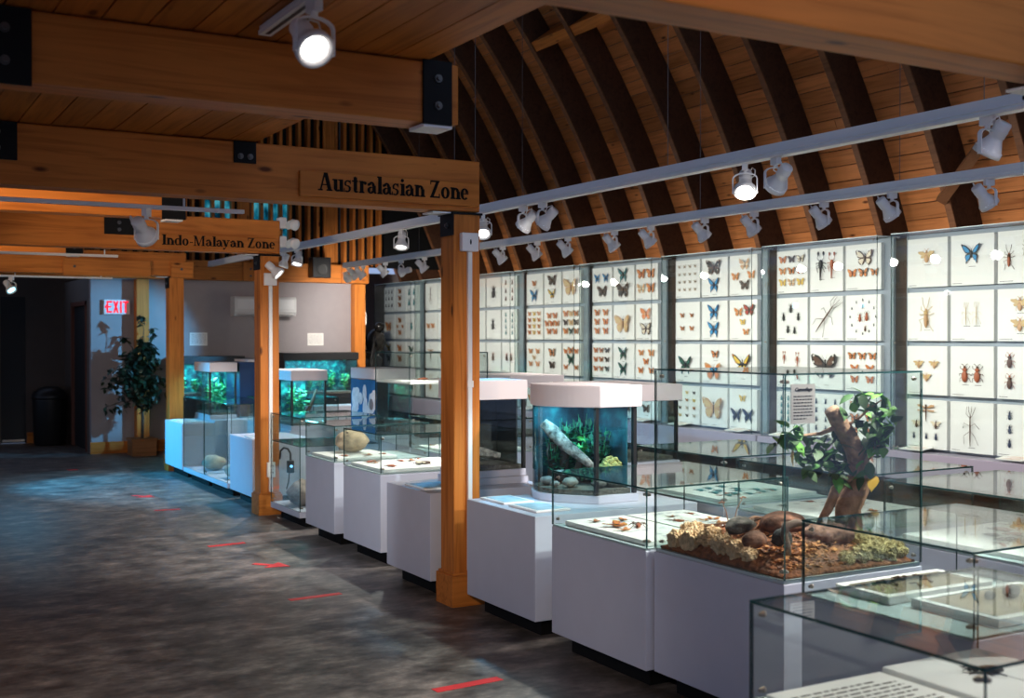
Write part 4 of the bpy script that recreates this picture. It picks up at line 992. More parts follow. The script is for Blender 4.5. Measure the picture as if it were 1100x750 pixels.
# thin dry stems
for k, (x, y, x2, y2, z2) in enumerate(((3.42, 4.02, 3.36, 4.0, .87), (3.45, 4.03, 3.50, 4.02, .88), (3.28, 4.02, 3.33, 3.88, .80))):
    t = thing('dry_weed', ('dry stem with small seed heads at the back of the terrarium, left one', 'dry stem with small seed heads at the back of the terrarium, right one', 'thin bent dry stem above the pale moss in the terrarium')[k], 'stem', (x, y, hgt(x, y)))
    dz = z2-hgt(x, y); MB().tube([(0, 0, -.003), ((x2-x)*.4, (y2-y)*.4, dz*.6), (x2-x, y2-y, dz)], [.003, .002, .0012], barkm, 5).build('stalk', t)
    for q in range(3):
        MB().ell((x2-x+.012*(q-1), y2-y, dz-.004*abs(q-1)), (.008, .006, .003), flk[1], 6, 4).build('seed_head', t)
rg = random.Random(77)
for k in range(10):
    x, y, an = rg.uniform(3.36, 3.62), rg.uniform(3.86, 4.08), rg.uniform(-.9, .9)
    l = rg.uniform(.05, .10); cs, sn = math.cos(an)*l, math.sin(an)*l
    q = [(x+cs*f+rg.uniform(-.008, .008), y+sn*f+rg.uniform(-.008, .008)) for f in (-1, -.4, .3, 1)]
    q = [(min(max(a, TX0+.03), TX0+TXW-.03), min(max(b, TY0+.03), TY0+TYW-.03)) for a, b in q]
    o = MB().tube([(a-x, b-y, hgt(a, b)+.012+.008*(i % 2)-hgt(x, y)) for i, (a, b) in enumerate(q)], [.006, .007, .005, .002], barkm if k % 2 else dr_, 6).build('dry_twig', loc=(x, y, hgt(x, y)), smooth=True)
    tag(o, 'thin brown twig lying across the bark at the back of the terrarium', 'twig', 'twigs lying on the terrarium bark')
# information card fixed inside the glass
t = thing('information_card', 'small grey card titled Camouflage fixed inside the terrarium glass', 'card', (3.19, 3.385, 1.26), (0, 0, 0))
CARD = plain('card_grey', (.66, .58, .53), .7)
MB().box(0, .125, 0, .004, 0, .155, CARD).build('card', t)
cu = bpy.data.curves.new('title', 'FONT'); cu.body = 'Camouflage'; cu.size = .019; cu.shear = .3; cu.extrude = .0005; cu.offset = .0005
to = bpy.data.objects.new('title_tmp', cu); COL.objects.link(to)
bpy.context.view_layer.update()
me = bpy.data.meshes.new_from_object(to.evaluated_get(bpy.context.evaluated_depsgraph_get())); bpy.data.objects.remove(to)
me.materials.clear(); me.materials.append(INK)
put('title', me, t, (.018, -.0008, .128), (PI/2, 0, 0))
m = MB(); rg = random.Random(2)
for k in range(8):
    xx = .012; lim = .112 if k != 7 else .08
    while xx < lim:
        l = rg.uniform(.006, .016); m.box(xx, min(xx+l, lim), -.0008, -.0001, .105-.0125*k, .109-.0125*k, INK); xx += l+.004
m.build('printed_text', t)

# --- front row
cA = case(3.105, 4.215, .85, .80, 'glass display case of dead leaf mimics on white boards, left of the terrarium')
board(3.15, 4.26, .36, .70, .65, 'white board with orange leaf insects in the case left of the terrarium, aisle side', [('orf', .12, .42, .14, .5), ('crk', .2, .35, .12, -.6), ('brf', .1, .58, .07, .4), ('brf', .25, .55, .07, .9), ('paf', .08, .3, .08, .2)])
board(3.53, 4.26, .38, .70, .65, 'white board with brown leaf insects in the case left of the terrarium, wall side', scatter(['brf', 'paf', 'crk', 'orf'], 9, .38, .7, .07, 4))
# cabinet with the bow fronted aquarium
cB = thing('display_cabinet', 'white cabinet below the bow fronted aquarium beside the Australasian post', 'cabinet', (3.135, 5.23, 0)); cabinet(cB, 1.08, .77, .655)
cC = thing('display_cabinet', 'white cabinet directly behind the Australasian post', 'cabinet', (3.10, 6.42, 0)); cabinet(cC, .85, .66, .64)
def frame_sign(x, y, z, w, d_, label, colr):
    t = thing('tabletop_sign', label, 'sign', (x, y, z))
    m = MB(); m.box(0, w, 0, d_, 0, .012, WHITE); m.build('frame', t, bevel=.003)
    MB().box(.025, w-.025, .025, d_-.025, .0122, .0135, plain('sign_'+label[:12], colr, .4, mottle=.3, scale=10)).build('picture', t)
frame_sign(3.2, 5.33, .6555, .22, .3, 'flat picture sign on the white cabinet before the bow fronted aquarium, right one', (.45, .66, .78))
frame_sign(3.2, 5.68, .6555, .2, .28, 'flat picture sign on the white cabinet before the bow fronted aquarium, left one', (.10, .40, .62))
frame_sign(3.13, 6.56, .6405, .26, .3, 'flat blue picture sign on the white cabinet behind the Australasian post', (.30, .50, .66))
cD = case(3.21, 7.44, .80, .69, 'glass display case of beetles behind the Australasian post, nearer of two neighbours')
board(3.25, 7.48, .72, .30, .65, 'white board with a pale beetle in the case behind the Australasian post, near half', [('tab', .12, .14, .1, .5), ('ciw', .4, .2, .14, 1.2), ('brb', .6, .12, .08, .2)], marks=False)
board(3.25, 7.79, .72, .29, .65, 'white board with small insects in the case behind the Australasian post, far half', scatter(['tab', 'crk', 'brf'], 6, .7, .29, .09, 9), marks=False)
cE = case(3.21, 8.32, .80, .63, 'glass display case with a tan stone between the two sign posts')
board(3.25, 8.36, .5, .55, .65, 'white board with brown insects in the case holding the tan stone', [('tab', .1, .1, .09, .6), ('brf', .28, .08, .1, .3), ('tab', .42, .1, .07, 1.2)], marks=False)
o = MB().ell((0, 0, 0), (.13, .16, .085), plain('tan_stone', (.46, .33, .21), .9, mottle=.45, scale=20, bump=.5), 16, 10, .06, 4).build('stone', loc=(3.52, 8.73, .765), smooth=True)
tag(o, 'rounded tan stone inside the glass case between the two sign posts', 'stone')
# floor standing vitrines
def vitrine(x0, y0, X, Y, label, zb=.14, shelf=None):
    t = thing('floor_vitrine', label, 'display case', (x0, y0, 0))
    MB().box(0, X, 0, Y, .09, zb, LAV).build('base_panel', t, bevel=.003); MB().box(.08, X-.05, .08, Y-.05, 0, .09, KICK).build('kick_plate', t)
    glass_box(t, X, Y, zb+.001, .92)
    if shelf: MB().pane(.009, X-.009, .009, Y-.009, shelf, shelf+.007).build('glass_shelf', t)
    return t
vitrine(3.265, 9.25, .72, .76, 'floor standing glass vitrine with rock and black device, before the Indo-Malayan post', shelf=.68)
vitrine(3.29, 11.45, .55, .87, 'floor standing glass vitrine beyond the Indo-Malayan post, nearer of two')
vitrine(3.29, 12.33, .55, .85, 'floor standing glass vitrine beyond the Indo-Malayan post, farther of two')
grey = plain('mottled_rock', (.25, .20, .17), .85, mottle=.5, scale=18, bump=.6)
for (x, y, z, r, lb, c) in ((3.46, 9.66, .245, (.15, .2, .11), 'mottled grey rock on the floor of the vitrine before the Indo-Malayan post', grey), (3.52, 11.8, .23, (.14, .2, .09), 'pale rock in the floor vitrine beyond the Indo-Malayan post, nearer one', plain('pale_rock', (.5, .45, .38), .85, mottle=.4, scale=15, bump=.5)), (3.5, 12.7, .22, (.12, .16, .08), 'pale rock in the floor vitrine beyond the Indo-Malayan post, farther one', plain('pale_rock', (.5, .45, .38)))):
    o = MB().ell((0, 0, 0), r, c, 16, 10, .14, int(y*7)).build('rock', loc=(x, y, z), smooth=True); tag(o, lb, 'rock')
t = thing('power_adapter', 'black power adapter with looped cable hanging in the vitrine before the Indo-Malayan post', 'adapter', (3.37, 9.78, .47))
MB().box(-.03, .03, -.02, .02, -.06, .05, BLACK).build('body', t, bevel=.008)
MB().tube([(0, 0, .05), (.0, 0, .11), (-.02, .01, .15), (-.05, .03, .16), (-.07, .06, .13), (-.07, .08, .06)], .009, BLACK, 7).build('cable', t, smooth=True)
MB().tube([(-.01, 0, -.06), (-.015, .01, -.14), (-.03, .02, -.2)], .006, BLACK, 6).build('cable', t, smooth=True)
MB().lathe([(.012, 0), (.012, .004)], emit('blue_led', (.2, .6, 1), 3), 10).build('indicator', t, (0, -.0205, .0), (PI/2, 0, 0))
cF = thing('display_cabinet', 'white cabinet just beyond the Indo-Malayan post', 'cabinet', (3.285, 10.6, 0)); cabinet(cF, .55, .74, .64)
frame_sign(3.31, 10.65, .6405, .25, .3, 'flat pale sign on the white cabinet beyond the Indo-Malayan post', (.55, .62, .68))
cG = thing('display_cabinet', 'cyan lit white cabinet at the far end beside the last post', 'cabinet', (3.28, 13.2, 0)); cabinet(cG, .37, .80, .62)
frame_sign(3.33, 13.3, .6205, .2, .24, 'flat pale sign on the far cyan lit cabinet, right one', (.55, .62, .68)); frame_sign(3.33, 13.62, .6205, .2, .24, 'flat pale sign on the far cyan lit cabinet, left one', (.5, .55, .62))

# --- second row
case_b = case(4.28, 5.08, .82, .84, 'glass display case of green beetles behind the bow fronted aquarium')
board(4.33, 5.14, .72, .70, .65, 'white board of green and blue beetles behind the bow fronted aquarium', [('gnb', x, y, .075, 0) for x, y in ((.12, .1), (.12, .22), (.2, .14), (.2, .28), (.28, .1), (.3, .22), (.36, .3), (.4, .12), (.44, .22), (.52, .16), (.12, .36), (.22, .4), (.34, .42))] + scatter(['brf', 'tab'], 6, .7, .3, .06, 21))
case(4.28, 4.08, .84, .88, 'glass display case directly behind the terrarium')
board(4.34, 4.14, .72, .76, .65, 'white board of small insects in the case behind the terrarium', scatter(['brf', 'crk', 'bkb', 'paf'], 12, .72, .76, .08, 30))
case(4.26, 3.02, .84, .88, 'glass display case behind the terrarium, on the near post side')
board(4.32, 3.08, .72, .76, .65, 'white board of dark beetles in the second row on the near post side', scatter(['bkb', 'tab', 'crk'], 10, .72, .76, .1, 33))
case(4.2, 8.35, .8, .74, 'glass display case in the second row between the two sign posts')
board(4.25, 8.4, .7, .64, .65, 'white board of pale insects in the second row between the sign posts', scatter(['brf', 'tab', 'crk'], 9, .7, .64, .09, 35))
case(4.0, 12.3, .8, .8, 'glass display case in the second row beyond the Indo-Malayan post')
board(4.05, 12.35, .7, .7, .65, 'white board in the second row beyond the Indo-Malayan post', scatter(['brf', 'tab', 'orf'], 8, .7, .7, .09, 36))
# tall glass case with a shelf
t = thing('tall_glass_case', 'tall glass case with white upper shelf between the two sign posts', 'display case', (4.25, 9.22, 0)); cabinet(t, .78, .75, .64); glass_box(t, .78, .75, .642, 1.455)
MB().box(.01, .77, .01, .74, 1.185, 1.2, WHITE).build('upper_shelf', t); 
bd = board(4.30, 9.28, .68, .62, 1.2005, 'white board of brown insects on the upper shelf of the tall glass case', [('tab', .2, .2, .13, 1.5), ('brf', .4, .14, .13, 1), ('crk', .55, .25, .12, 1.5)], thick=.01, marks=False)

# ------------------------------------------------------------------ aquariums
def aqua_back(name, c1, c2, c3, sc=7):
    m, nt, out = new_mat(name); b = pbsdf(nt, out, c1, .6)
    v = coords(nt, (sc, sc, sc)); n = nt.nodes.new('ShaderNodeTexNoise'); n.inputs['Scale'].default_value = 1; n.inputs['Detail'].default_value = 5
    nt.links.new(v, n.inputs['Vector']); r = ramp(nt, n.outputs['Fac'], [(.36, c1), (.52, c2), (.70, c3)]); nt.links.new(r.outputs[0], b.inputs['Base Color'])
    return m
BK_TEAL = aqua_back('teal_backdrop', (.0, .018, .028), (.006, .10, .12), (.05, .46, .36), 13)
BK_DEEP = aqua_back('deep_backdrop', (.0, .012, .02), (.0, .06, .09), (.01, .17, .20), 9)
BK_BLUE = aqua_back('blue_backdrop', (.0, .06, .2), (.005, .13, .36), (.01, .22, .5), 3)
PEACH = plain('lid_paint', (.74, .67, .68), .5)
PLANTM = [plain('aqua_plant_%d' % k, c, .5) for k, c in enumerate(((.08, .50, .16), (.03, .34, .14), (.24, .68, .22), (.06, .50, .30)))]
GRAV = plain('aqua_gravel', (.16, .13, .10), .9, mottle=.5, scale=60, bump=.7)
def poly_wall(m, pts, z0, z1, th=.006, closed=True, mat=None):
    """panes standing along consecutive footprint points"""
    n = len(pts); cx = sum(p[0] for p in pts)/n; cy = sum(p[1] for p in pts)/n
    inn = [(p[0]+(cx-p[0])*.016, p[1]+(cy-p[1])*.016) for p in pts]
    vs = [(x, y, z) for z in (z0, z1) for x, y in pts] + [(x, y, z) for z in (z0, z1) for x, y in inn]
    fs = []
    for i in range(n if closed else n-1):
        j = (i+1) % n; fs += [(i, j, n+j, n+i), (2*n+i, 3*n+i, 3*n+j, 2*n+j)]
    m.add(vs, fs, mat or TANKG)
    m.add(vs, [(n+i, n+(i+1) % n, 3*n+(i+1) % n, 3*n+i) for i in range(n if closed else n-1)], GEDGE)
def aquarium(label, foot, z0, z1, lid0, back=BK_TEAL, power=10, colr=(.25, .85, 1), plinth=None, lidmat=None, trims=(), nback=None, over=.03, name='aquarium', inner=True):
    xs, ys = [p[0] for p in foot], [p[1] for p in foot]
    ox, oy = min(xs), min(ys)
    t = thing(name, label, 'aquarium', (ox, oy, z0))
    F = [(x-ox, y-oy) for x, y in foot]; H = lid0-z0; cx, cy = sum(p[0] for p in F)/len(F), sum(p[1] for p in F)/len(F)
    grow = lambda k: [(cx+(x-cx)*(1+k), cy+(y-cy)*(1+k)) for x, y in F]
    m = MB(); m.prism(grow(.06), 0, .045, LAV if lidmat is None else lidmat); m.build('base', t, bevel=.004)
    m = MB(); poly_wall(m, F, .046, H); m.build('glass_wall', t)
    m = MB(); m.prism(grow(.10), H, z1-z0, lidmat or PEACH); lid = m.build('lid', t, bevel=.005)
    m = MB(); m.prism(grow(-.05), .047, .075, GRAV); tag(m.build('gravel', t), kind='stuff')
    for q in trims:
        m = MB(); x, y = F[q]; x += (cx-x)*.004; y += (cy-y)*.004; m.box(x-.011, x+.011, y-.011, y+.011, .047, H-.001, BLACK); m.build('corner_trim', t)
    X, Y = max(xs)-ox, max(ys)-oy
    if back:
        if nback is None: nback = ('far',)
        k = .03
        if 'far' in nback: MB().box(k+.03, X-k, Y-k-.008, Y-k, .076, H-.003, back).build('backdrop', t)
        if 'aisle' in nback: MB().box(k, k+.008, k, Y-k-.01, .076, H-.003, back).build('backdrop', t)
        if 'front' in nback: MB().box(k+.01, X-k-.01, k, k+.008, .076, H-.003, back).build('backdrop', t)
        if 'wall' in nback: MB().box(X-k-.008, X-k, k, Y-k-.01, .076, H-.003, back).build('backdrop', t)
    if power:
        ld = bpy.data.lights.new('aquarium_lamp', 'AREA'); ld.shape = 'RECTANGLE'; ld.size = X*.75; ld.size_y = Y*.75; ld.energy = power; ld.color = colr
        lo = bpy.data.objects.new('aquarium_lamp', ld); COL.objects.link(lo); lo.parent = t; lo.location = (cx, cy, H-.012)
    return t
def plant(x, y, z, h, n, label, seed, r=.06, mats=None):
    t = thing('aquarium_plant', label, 'water plant', (x, y, z+.006)); rg = random.Random(seed); m = MB(); s = MB()
    for k in range(n):
        a = rg.uniform(0, 6.28); hh = h*rg.uniform(.5, 1); rr = r*rg.uniform(.3, 1)
        tip = (rr*math.cos(a), rr*math.sin(a), hh); s.tube([(0, 0, 0), (tip[0]*.3, tip[1]*.3, hh*.5), tip], [.004, .003, .001], PLANTM[1], 4)
        for q in range(5):
            f = .3+.7*q/5; p = (tip[0]*f*f, tip[1]*f*f, hh*f); d = Vector((rg.gauss(0, 1), rg.gauss(0, 1), rg.uniform(.1, 1))).normalized()*rg.uniform(.04, .075); e = Vector(p)+d
            e = Vector((max(-r, min(r, e.x)), max(-r, min(r, e.y)), max(.02, min(h+.02, e.z)))); d = e-Vector(p)
            if d.length > .015: leaf(m, p, d, d.length, rg.choice(mats or PLANTM), rg)
    s.build('stalk', t); m.build('foliage', t, smooth=True)
    return t
# bow fronted aquarium
bow = [(3.67, 5.45), (3.935, 5.455), (3.935, 5.97), (3.56, 5.97)]
for k in range(1, 20):
    u = k/20; bow.append((3.56+.11*u - .125*math.sin(PI*u), 5.97-.52*u))
A1 = aquarium('bow fronted aquarium with driftwood on the white cabinet, pink lid', bow, .656, 1.325, 1.20, BK_DEEP, 4.2, (.3, .8, 1), trims=(0, 1), nback=('far', 'wall'))
t = thing('driftwood', 'long pale driftwood log leaning inside the bow fronted aquarium', 'driftwood', (3.72, 5.72, .752))
dw = plain('driftwood_bark', (.23, .19, .165), .85, mottle=.85, scale=30, bump=1)
MB().tube([(-.14, .16, .34), (-.10, .12, .29), (-.05, .05, .21), (.03, -.05, .12), (.10, -.13, .03)], [.03, .042, .038, .026, .012], dw, 12).build('log', t, smooth=True)
dr = plain('dark_root', (.045, .035, .03), .85, mottle=.4, scale=20)
MB().tube([(-.09, .13, .26), (-.08, .14, .14), (-.09, .15, .0)], [.024, .022, .03], dr, 9).build('root', t, smooth=True)
MB().tube([(-.03, .09, .19), (-.02, .12, .09), (-.03, .14, .0)], [.028, .03, .045], dr, 9).build('root', t, smooth=True)
MB().tube([(.03, .02, .12), (.04, .06, .06), (.02, .08, .0)], [.02, .024, .04], dr, 9).build('root', t, smooth=True)
MB().tube([(-.11, .14, .22), (-.13, .13, .17), (-.125, .12, .10)], [.008, .006, .003], dr, 6).build('root', t, smooth=True)
MB().tube([(.06, -.09, .08), (.10, -.08, .14), (.15, -.06, .20)], [.014, .011, .008], dw, 9).build('side_branch', t, smooth=True)
for k, (x, y, r, c) in enumerate(((3.56, 5.80, .045, (.2, .19, .18)), (3.62, 5.64, .05, (.3, .27, .23)), (3.74, 5.53, .045, (.16, .14, .12)), (3.55, 5.70, .03, (.3, .27, .25)))):
    o = MB().ell((0, 0, 0), (r, r*.8, r*.55), plain('aqua_rock_%d' % k, c, .85, mottle=.4, scale=25, bump=.5), 12, 8, .12, k).build('aquarium_stone', loc=(x, y, .733+r*.62), smooth=True)
    tag(o, ('grey stone at the left of the bow fronted aquarium', 'pale stone before the driftwood in the bow fronted aquarium', 'dark stone by the corner of the bow fronted aquarium', 'small pale stone at the front of the bow fronted aquarium')[k], 'stone')
m = MB(); rg = random.Random(8); mm = plain('aqua_moss', (.38, .36, .12), .9, mottle=.4, scale=50, bump=.8)
for k in range(70): 
    a, q = rg.uniform(0, 6.28), rg.random()**.5; m.ell((.062*q*math.cos(a), .06*q*math.sin(a), .05*(1-q*q)+rg.uniform(0, .014)), (.014, .014, .011), mm, 6, 4, .3, k)
m.ell((0, 0, 0), (.06, .055, .05), mm, 10, 6, .1, 2); o = m.build('moss_ball', loc=(3.85, 5.56, .84)); tag(o, 'yellow green moss tuft on a rock in the bow fronted aquarium', 'moss')
o = MB().ell((0, 0, 0), (.07, .07, .075), plain('aqua_dark_rock', (.07, .06, .05), .85, mottle=.4, scale=20, bump=.5), 12, 8, .12, 5).build('aquarium_stone', loc=(3.85, 5.56, .775), smooth=True); tag(o, 'dark rock under the moss tuft in the bow fronted aquarium', 'stone')
DKP = [plain('dark_plant_%d' % k, c, .5) for k, c in enumerate(((.01, .09, .06), (.015, .14, .07), (.005, .05, .05)))]
for k, (px_, py_, hh) in enumerate(((3.64, 5.86, .30), (3.70, 5.85, .36), (3.76, 5.86, .38), (3.82, 5.72, .34), (3.83, 5.64, .36), (3.82, 5.82, .40))):
    plant(px_, py_, .734, hh, 22, 'dark green water plant at the back of the bow fronted aquarium, %s from the post' % ORD[k], 140+k, .06, DKP)
plant(3.80, 5.80, .734, .36, 14, 'teal water plant at the back right of the bow fronted aquarium', 42, .06)
# dark tank behind the post
rc = lambda x0, x1, y0, y1: [(x0, y0), (x1, y0), (x1, y1), (x0, y1)]
t = thing('riser_box', 'white riser box under the dark aquarium behind the Australasian post', 'riser', (3.43, 6.60, .6405)); MB().box(0, .475, 0, .39, 0, .045, LAV).build('box', t, bevel=.003)
A2 = aquarium('dark unlit aquarium with pink lid behind the Australasian post', rc(3.45, 3.885, 6.63, 6.96), .686, 1.317, 1.19, plain('dark_backdrop', (.02, .018, .016), .6, mottle=.5, scale=9), 0, trims=(0, 1), nback=('far', 'wall', 'aisle'))
t = thing('driftwood', 'dim pale bark piece lying inside the dark unlit aquarium', 'driftwood', (3.66, 6.80, .775)); MB().tube([(-.13, 0, .03), (0, .02, .06), (.13, -.02, .03)], [.02, .035, .02], dw, 9).build('log', t, smooth=True)
# further tanks, each on its cabinet
def tank_on(label, cab_label, foot, ztop, lidb, cab, zc=.64, **k):
    c = thing('display_cabinet', cab_label, 'cabinet', (cab[0], cab[2], 0)); cabinet(c, cab[1]-cab[0], cab[3]-cab[2], zc)
    return aquarium(label, foot, zc+.0005, ztop, lidb, **k)
tank_on('glass tank with pink lid behind the bow fronted aquarium', 'white cabinet in the second row behind the bow fronted aquarium', rc(4.76, 5.36, 6.9, 7.66), 1.25, 1.13, (4.7, 5.42, 6.85, 7.72), back=None, power=0, trims=(1,))
tank_on('glass tank with pink lid beside the wall cases', 'white cabinet in the second row beside the tall glass case', rc(5.2, 5.72, 9.1, 9.8), 1.25, 1.14, (5.14, 5.78, 9.05, 9.85), back=None, power=0)
AF = tank_on('tank with blue panel of white shells behind the tall glass case', 'white cabinet behind the tall glass case', rc(4.34, 4.7, 10.12, 10.72), 1.3, 1.195, (4.3, 4.76, 10.08, 10.78), back=None, power=0)
# the blue picture panel on the aisle side of that tank
t = thing('shell_picture', 'deep blue picture of white shells on the aisle side of a tank', 'picture', (4.318, 10.11, .69))
MB().box(0, .008, 0, .62, 0, .50, plain('picture_blue', (.0, .08, .27), .6, mottle=.35, scale=4)).build('panel', t)
m = MB(); rg = random.Random(3); shell = plain('picture_shell', (.72, .66, .66), .5, mottle=.2, scale=18)
for (y, z, ry, rz_) in ((.08, .19, .075, .10), (.25, .12, .06, .10), (.27, .27, .04, .06), (.36, .2, .05, .05), (.50, .18, .08, .10), (.45, .26, .05, .04), (.17, .11, .05, .06), (.30, .03, .03, .06), (.55, .08, .05, .05)):
    for q in range(7):
        m.ell((-.002, y+rg.uniform(-.5, .5)*ry, .11+z+rg.uniform(-.5, .5)*rz_), (.004, ry*.8, rz_*.75), shell, 10, 6, .12, q)
m.ell((-.006, .10, .27), (.004, .055, .055), plain('picture_shell_dark', (.20, .12, .10), .5), 10, 6); m.build('printed_shells', t)
tank_on('planted cyan aquarium right of the Indo-Malayan post', 'white cabinet below the planted aquarium right of the Indo-Malayan post', rc(3.96, 4.32, 11.45, 12.0), 1.257, 1.15, (3.92, 4.38, 11.4, 12.06), trims=(0, 1), power=6, back=BK_TEAL)
plant(4.1, 11.6, .716, .38, 18, 'bright green water plant right of the Indo-Malayan post', 51, .11); plant(4.08, 11.8, .716, .40, 18, 'tall green water plant at the back of the aquarium right of the Indo-Malayan post', 52, .1)
t = thing('driftwood', 'slanted root in the planted aquarium right of the Indo-Malayan post', 'driftwood', (4.2, 11.56, .716)); MB().tube([(-.1, 0, 0), (.0, 0, .16), (.07, 0, .34)], [.022, .018, .012], plain('root_brown', (.12, .07, .05), .8), 8).build('root', t, smooth=True)
c = thing('display_cabinet', 'white cabinet below the planted aquarium left of the Indo-Malayan post', 'cabinet', (3.665, 13.25, 0)); cabinet(c, .8, .9, .64)
aquarium('planted cyan aquarium left of the Indo-Malayan post', rc(3.68, 3.98, 13.5, 14.12), .6405, 1.3, 1.19, trims=(0, 1), power=6, back=BK_TEAL)
plant(3.78, 13.65, .716, .40, 18, 'bright green water plant left of the Indo-Malayan post', 53, .1); plant(3.86, 13.75, .716, .36, 16, 'teal water plant left of the Indo-Malayan post', 54, .09); plant(3.8, 13.92, .716, .42, 14, 'tall water plant at the back of the aquarium left of the Indo-Malayan post', 55, .1)
NAVY = plain('navy_panel', (.006, .04, .13), .4)
t = thing('navy_tank', 'dark navy covered tank beside the planted aquarium left of the Indo-Malayan post', 'tank', (4.03, 13.5, .6405))
MB().box(0, .3, 0, .55, 0, .66, NAVY).build('cover', t, bevel=.006); MB().box(.10, .34, .0, .55, .662, .69, PEACH).build('lid', t)
# aquariums along the back wall
def wall_tank(x0, x1, z0, z1, label, seeds, lab2):
    t = thing('framed_aquarium', label, 'aquarium', (x0, 16.1, 0)); X = x1-x0
    MB().box(.02, X-.02, .02, .44, 0, z0, BLACK).build('stand', t, bevel=.004)
    MB().box(0, X, 0, .46, z0, z0+.07, BLACK).build('bottom_frame', t, bevel=.003)
    MB().box(-.02, X+.02, -.01, .46, z1-.11, z1, BLACK).build('hood', t, bevel=.005)
    MB().pane(.0, X, .0, .006, z0+.071, z1-.112, TANKG, BLACK).build('front_glass', t)
    MB().box(.01, X-.01, .43, .45, z0+.071, z1-.112, BK_TEAL).build('backdrop', t)
    for xx in (0, X-.012): MB().box(xx, xx+.012, .008, .45, z0+.071, z1-.112, BLACK).build('corner_trim', t)
    tag(MB().box(.013, X-.013, .01, .42, z0+.071, z0+.1, GRAV).build('gravel', t), kind='stuff')
    ld = bpy.data.lights.new('aquarium_lamp', 'AREA'); ld.shape = 'RECTANGLE'; ld.size = X*.85; ld.size_y = .3; ld.energy = 9*X; ld.color = (.15, .8, 1)
    lo = bpy.data.objects.new('aquarium_lamp', ld); COL.objects.link(lo); lo.parent = t; lo.location = (X/2, .22, z1-.118)
    rg = random.Random(seeds)
    n_ = max(2, int(X*6))
    for k in range(n_): plant(x0+.12+(X-.24)*k/(n_-1), 16.1+rg.uniform(.14, .32), z0+.1, (z1-z0-.3)*rg.uniform(.6, 1), 16, f'green water plant in the {lab2}, {ORD[k]} from the left', seeds+k, .1)
wall_tank(5.46, 6.58, .70, 1.37, 'wide black framed aquarium glowing cyan at the right of the back wall', 60, 'wide back wall aquarium')
wall_tank(3.95, 4.86, .72, 1.33, 'black framed aquarium glowing green at the left of the back wall', 70, 'left back wall aquarium')
t = thing('display_shelf', 'pale low shelf unit under the wide aquarium on the back wall', 'shelf unit', (5.1, 15.55, 0)); MB().box(0, 1.5, 0, .4, .1, .62, LAV).build('body', t, bevel=.004); MB().box(.05, 1.45, .05, .35, 0, .1, KICK).build('kick_plate', t)

# ------------------------------------------------------------------ back of the room
t = thing('exit_sign', 'lit white exit sign with red letters on the back wall', 'sign', (3.06, 16.54, 1.91))
MB().box(0, .345, 0, .06, 0, .2, plain('sign_case', (.85, .85, .85), .5)).build('case', t, bevel=.006)
m = MB(); RED = emit('exit_red', (1, .02, .05), 1.3)
def stroke(q): 
    m.add([(x, y, z) for y in (0, -.003) for x, z in q], [(0,1,2,3), (7,6,5,4), (0,4,5,1), (1,5,6,2), (2,6,7,3), (3,7,4,0)], RED)
def bl(x0, z0, x1, z1): stroke([(x0, z0), (x1, z0), (x1, z1), (x0, z1)])
zb, zt, s = .02, .18, .02
bl(.045, zb, .065, zt); bl(.065, zb, .115, zb+.024); bl(.065, zt-.024, .115, zt); bl(.065, .09, .105, .112)
stroke([(.13, zb), (.155, zb), (.205, zt), (.18, zt)]); stroke([(.18, zb), (.205, zb), (.155, zt), (.13, zt)])
bl(.222, zb, .244, zt)
bl(.256, zt-.024, .33, zt); bl(.283, zb, .305, zt-.024)
m.build('lettering', t, (-.01, -.0005, 0))
m = MB(); m.add([(x, y, z) for y in (0, -.003) for x, z in ((.012, .1), (.035, .07), (.035, .13))], [(0,1,2), (5,4,3), (0,3,4,1), (1,4,5,2), (2,5,3,0)], RED); m.build('arrow', t, (-.004, -.0005, 0))
t = thing('air_conditioner', 'white wall mounted air conditioner on the grey back wall', 'air conditioner', (4.82, 16.38, 1.9))
MB().prism([(.0, .06), (.03, .0), (.22, .0), (.22, .28), (.02, .28), (0, .25)], 0, .92, plain('ac_white', (.62, .62, .62), .4), M=Matrix(((0,0,1,0), (1,0,0,0), (0,1,0,0), (0,0,0,1)))).build('body', t, bevel=.006)
MB().box(.05, .87, .012, .06, .012, .02, BLACK).build('air_vent', t); MB().box(.04, .88, -.006, .0, .1, .24, plain('ac_panel', (.70, .70, .70), .35)).build('front_panel', t, bevel=.004)
MB().box(.04, .88, .0, .03, .02, .055, plain('ac_flap', (.5, .5, .5), .4)).build('flap', t, rot=(-.3, 0, 0))
for (x, z, lb) in ((4.235, 1.475, 'left'), (5.985, 1.47, 'right')):
    t = thing('wall_notice', f'white printed notice on the grey back wall, {lb} one', 'notice', (x, 16.596, z))
    MB().box(0, .25, -.006, 0, 0, .185, PAPER).build('sheet', t); m = MB(); rg = random.Random(lb)
    for k in range(8):
        xx = .02
        while xx < .225: l = rg.uniform(.01, .04); m.box(xx, min(.23, xx+l), -.0068, -.0061, .155-.018*k, .16-.018*k, plain('grey_ink', (.25, .25, .25), .6)); xx += l+.008
    m.build('printed_text', t)
t = thing('wall_handset', 'white remote handset in its holder on the right back wall post', 'handset', (6.78, 16.395, 1.78)); MB().box(0, .07, 0, .022, 0, .19, WHITE).build('body', t, bevel=.006); MB().box(.015, .055, -.002, -.0002, .13, .165, BLACK).build('screen', t)
t = thing('loudspeaker', 'black loudspeaker box hanging before the back tie beam', 'loudspeaker', (5.93, 16.2, 2.47)); MB().box(0, .28, 0, .2, 0, .30, BLACK).build('cabinet_body', t, bevel=.01); MB().lathe([(.085, 0), (.08, .004), (.03, -.006)], plain('cone_grey', (.03, .03, .03), .5), 20).build('cone', t, (.14, -.002, .12), (PI/2, 0, 0))
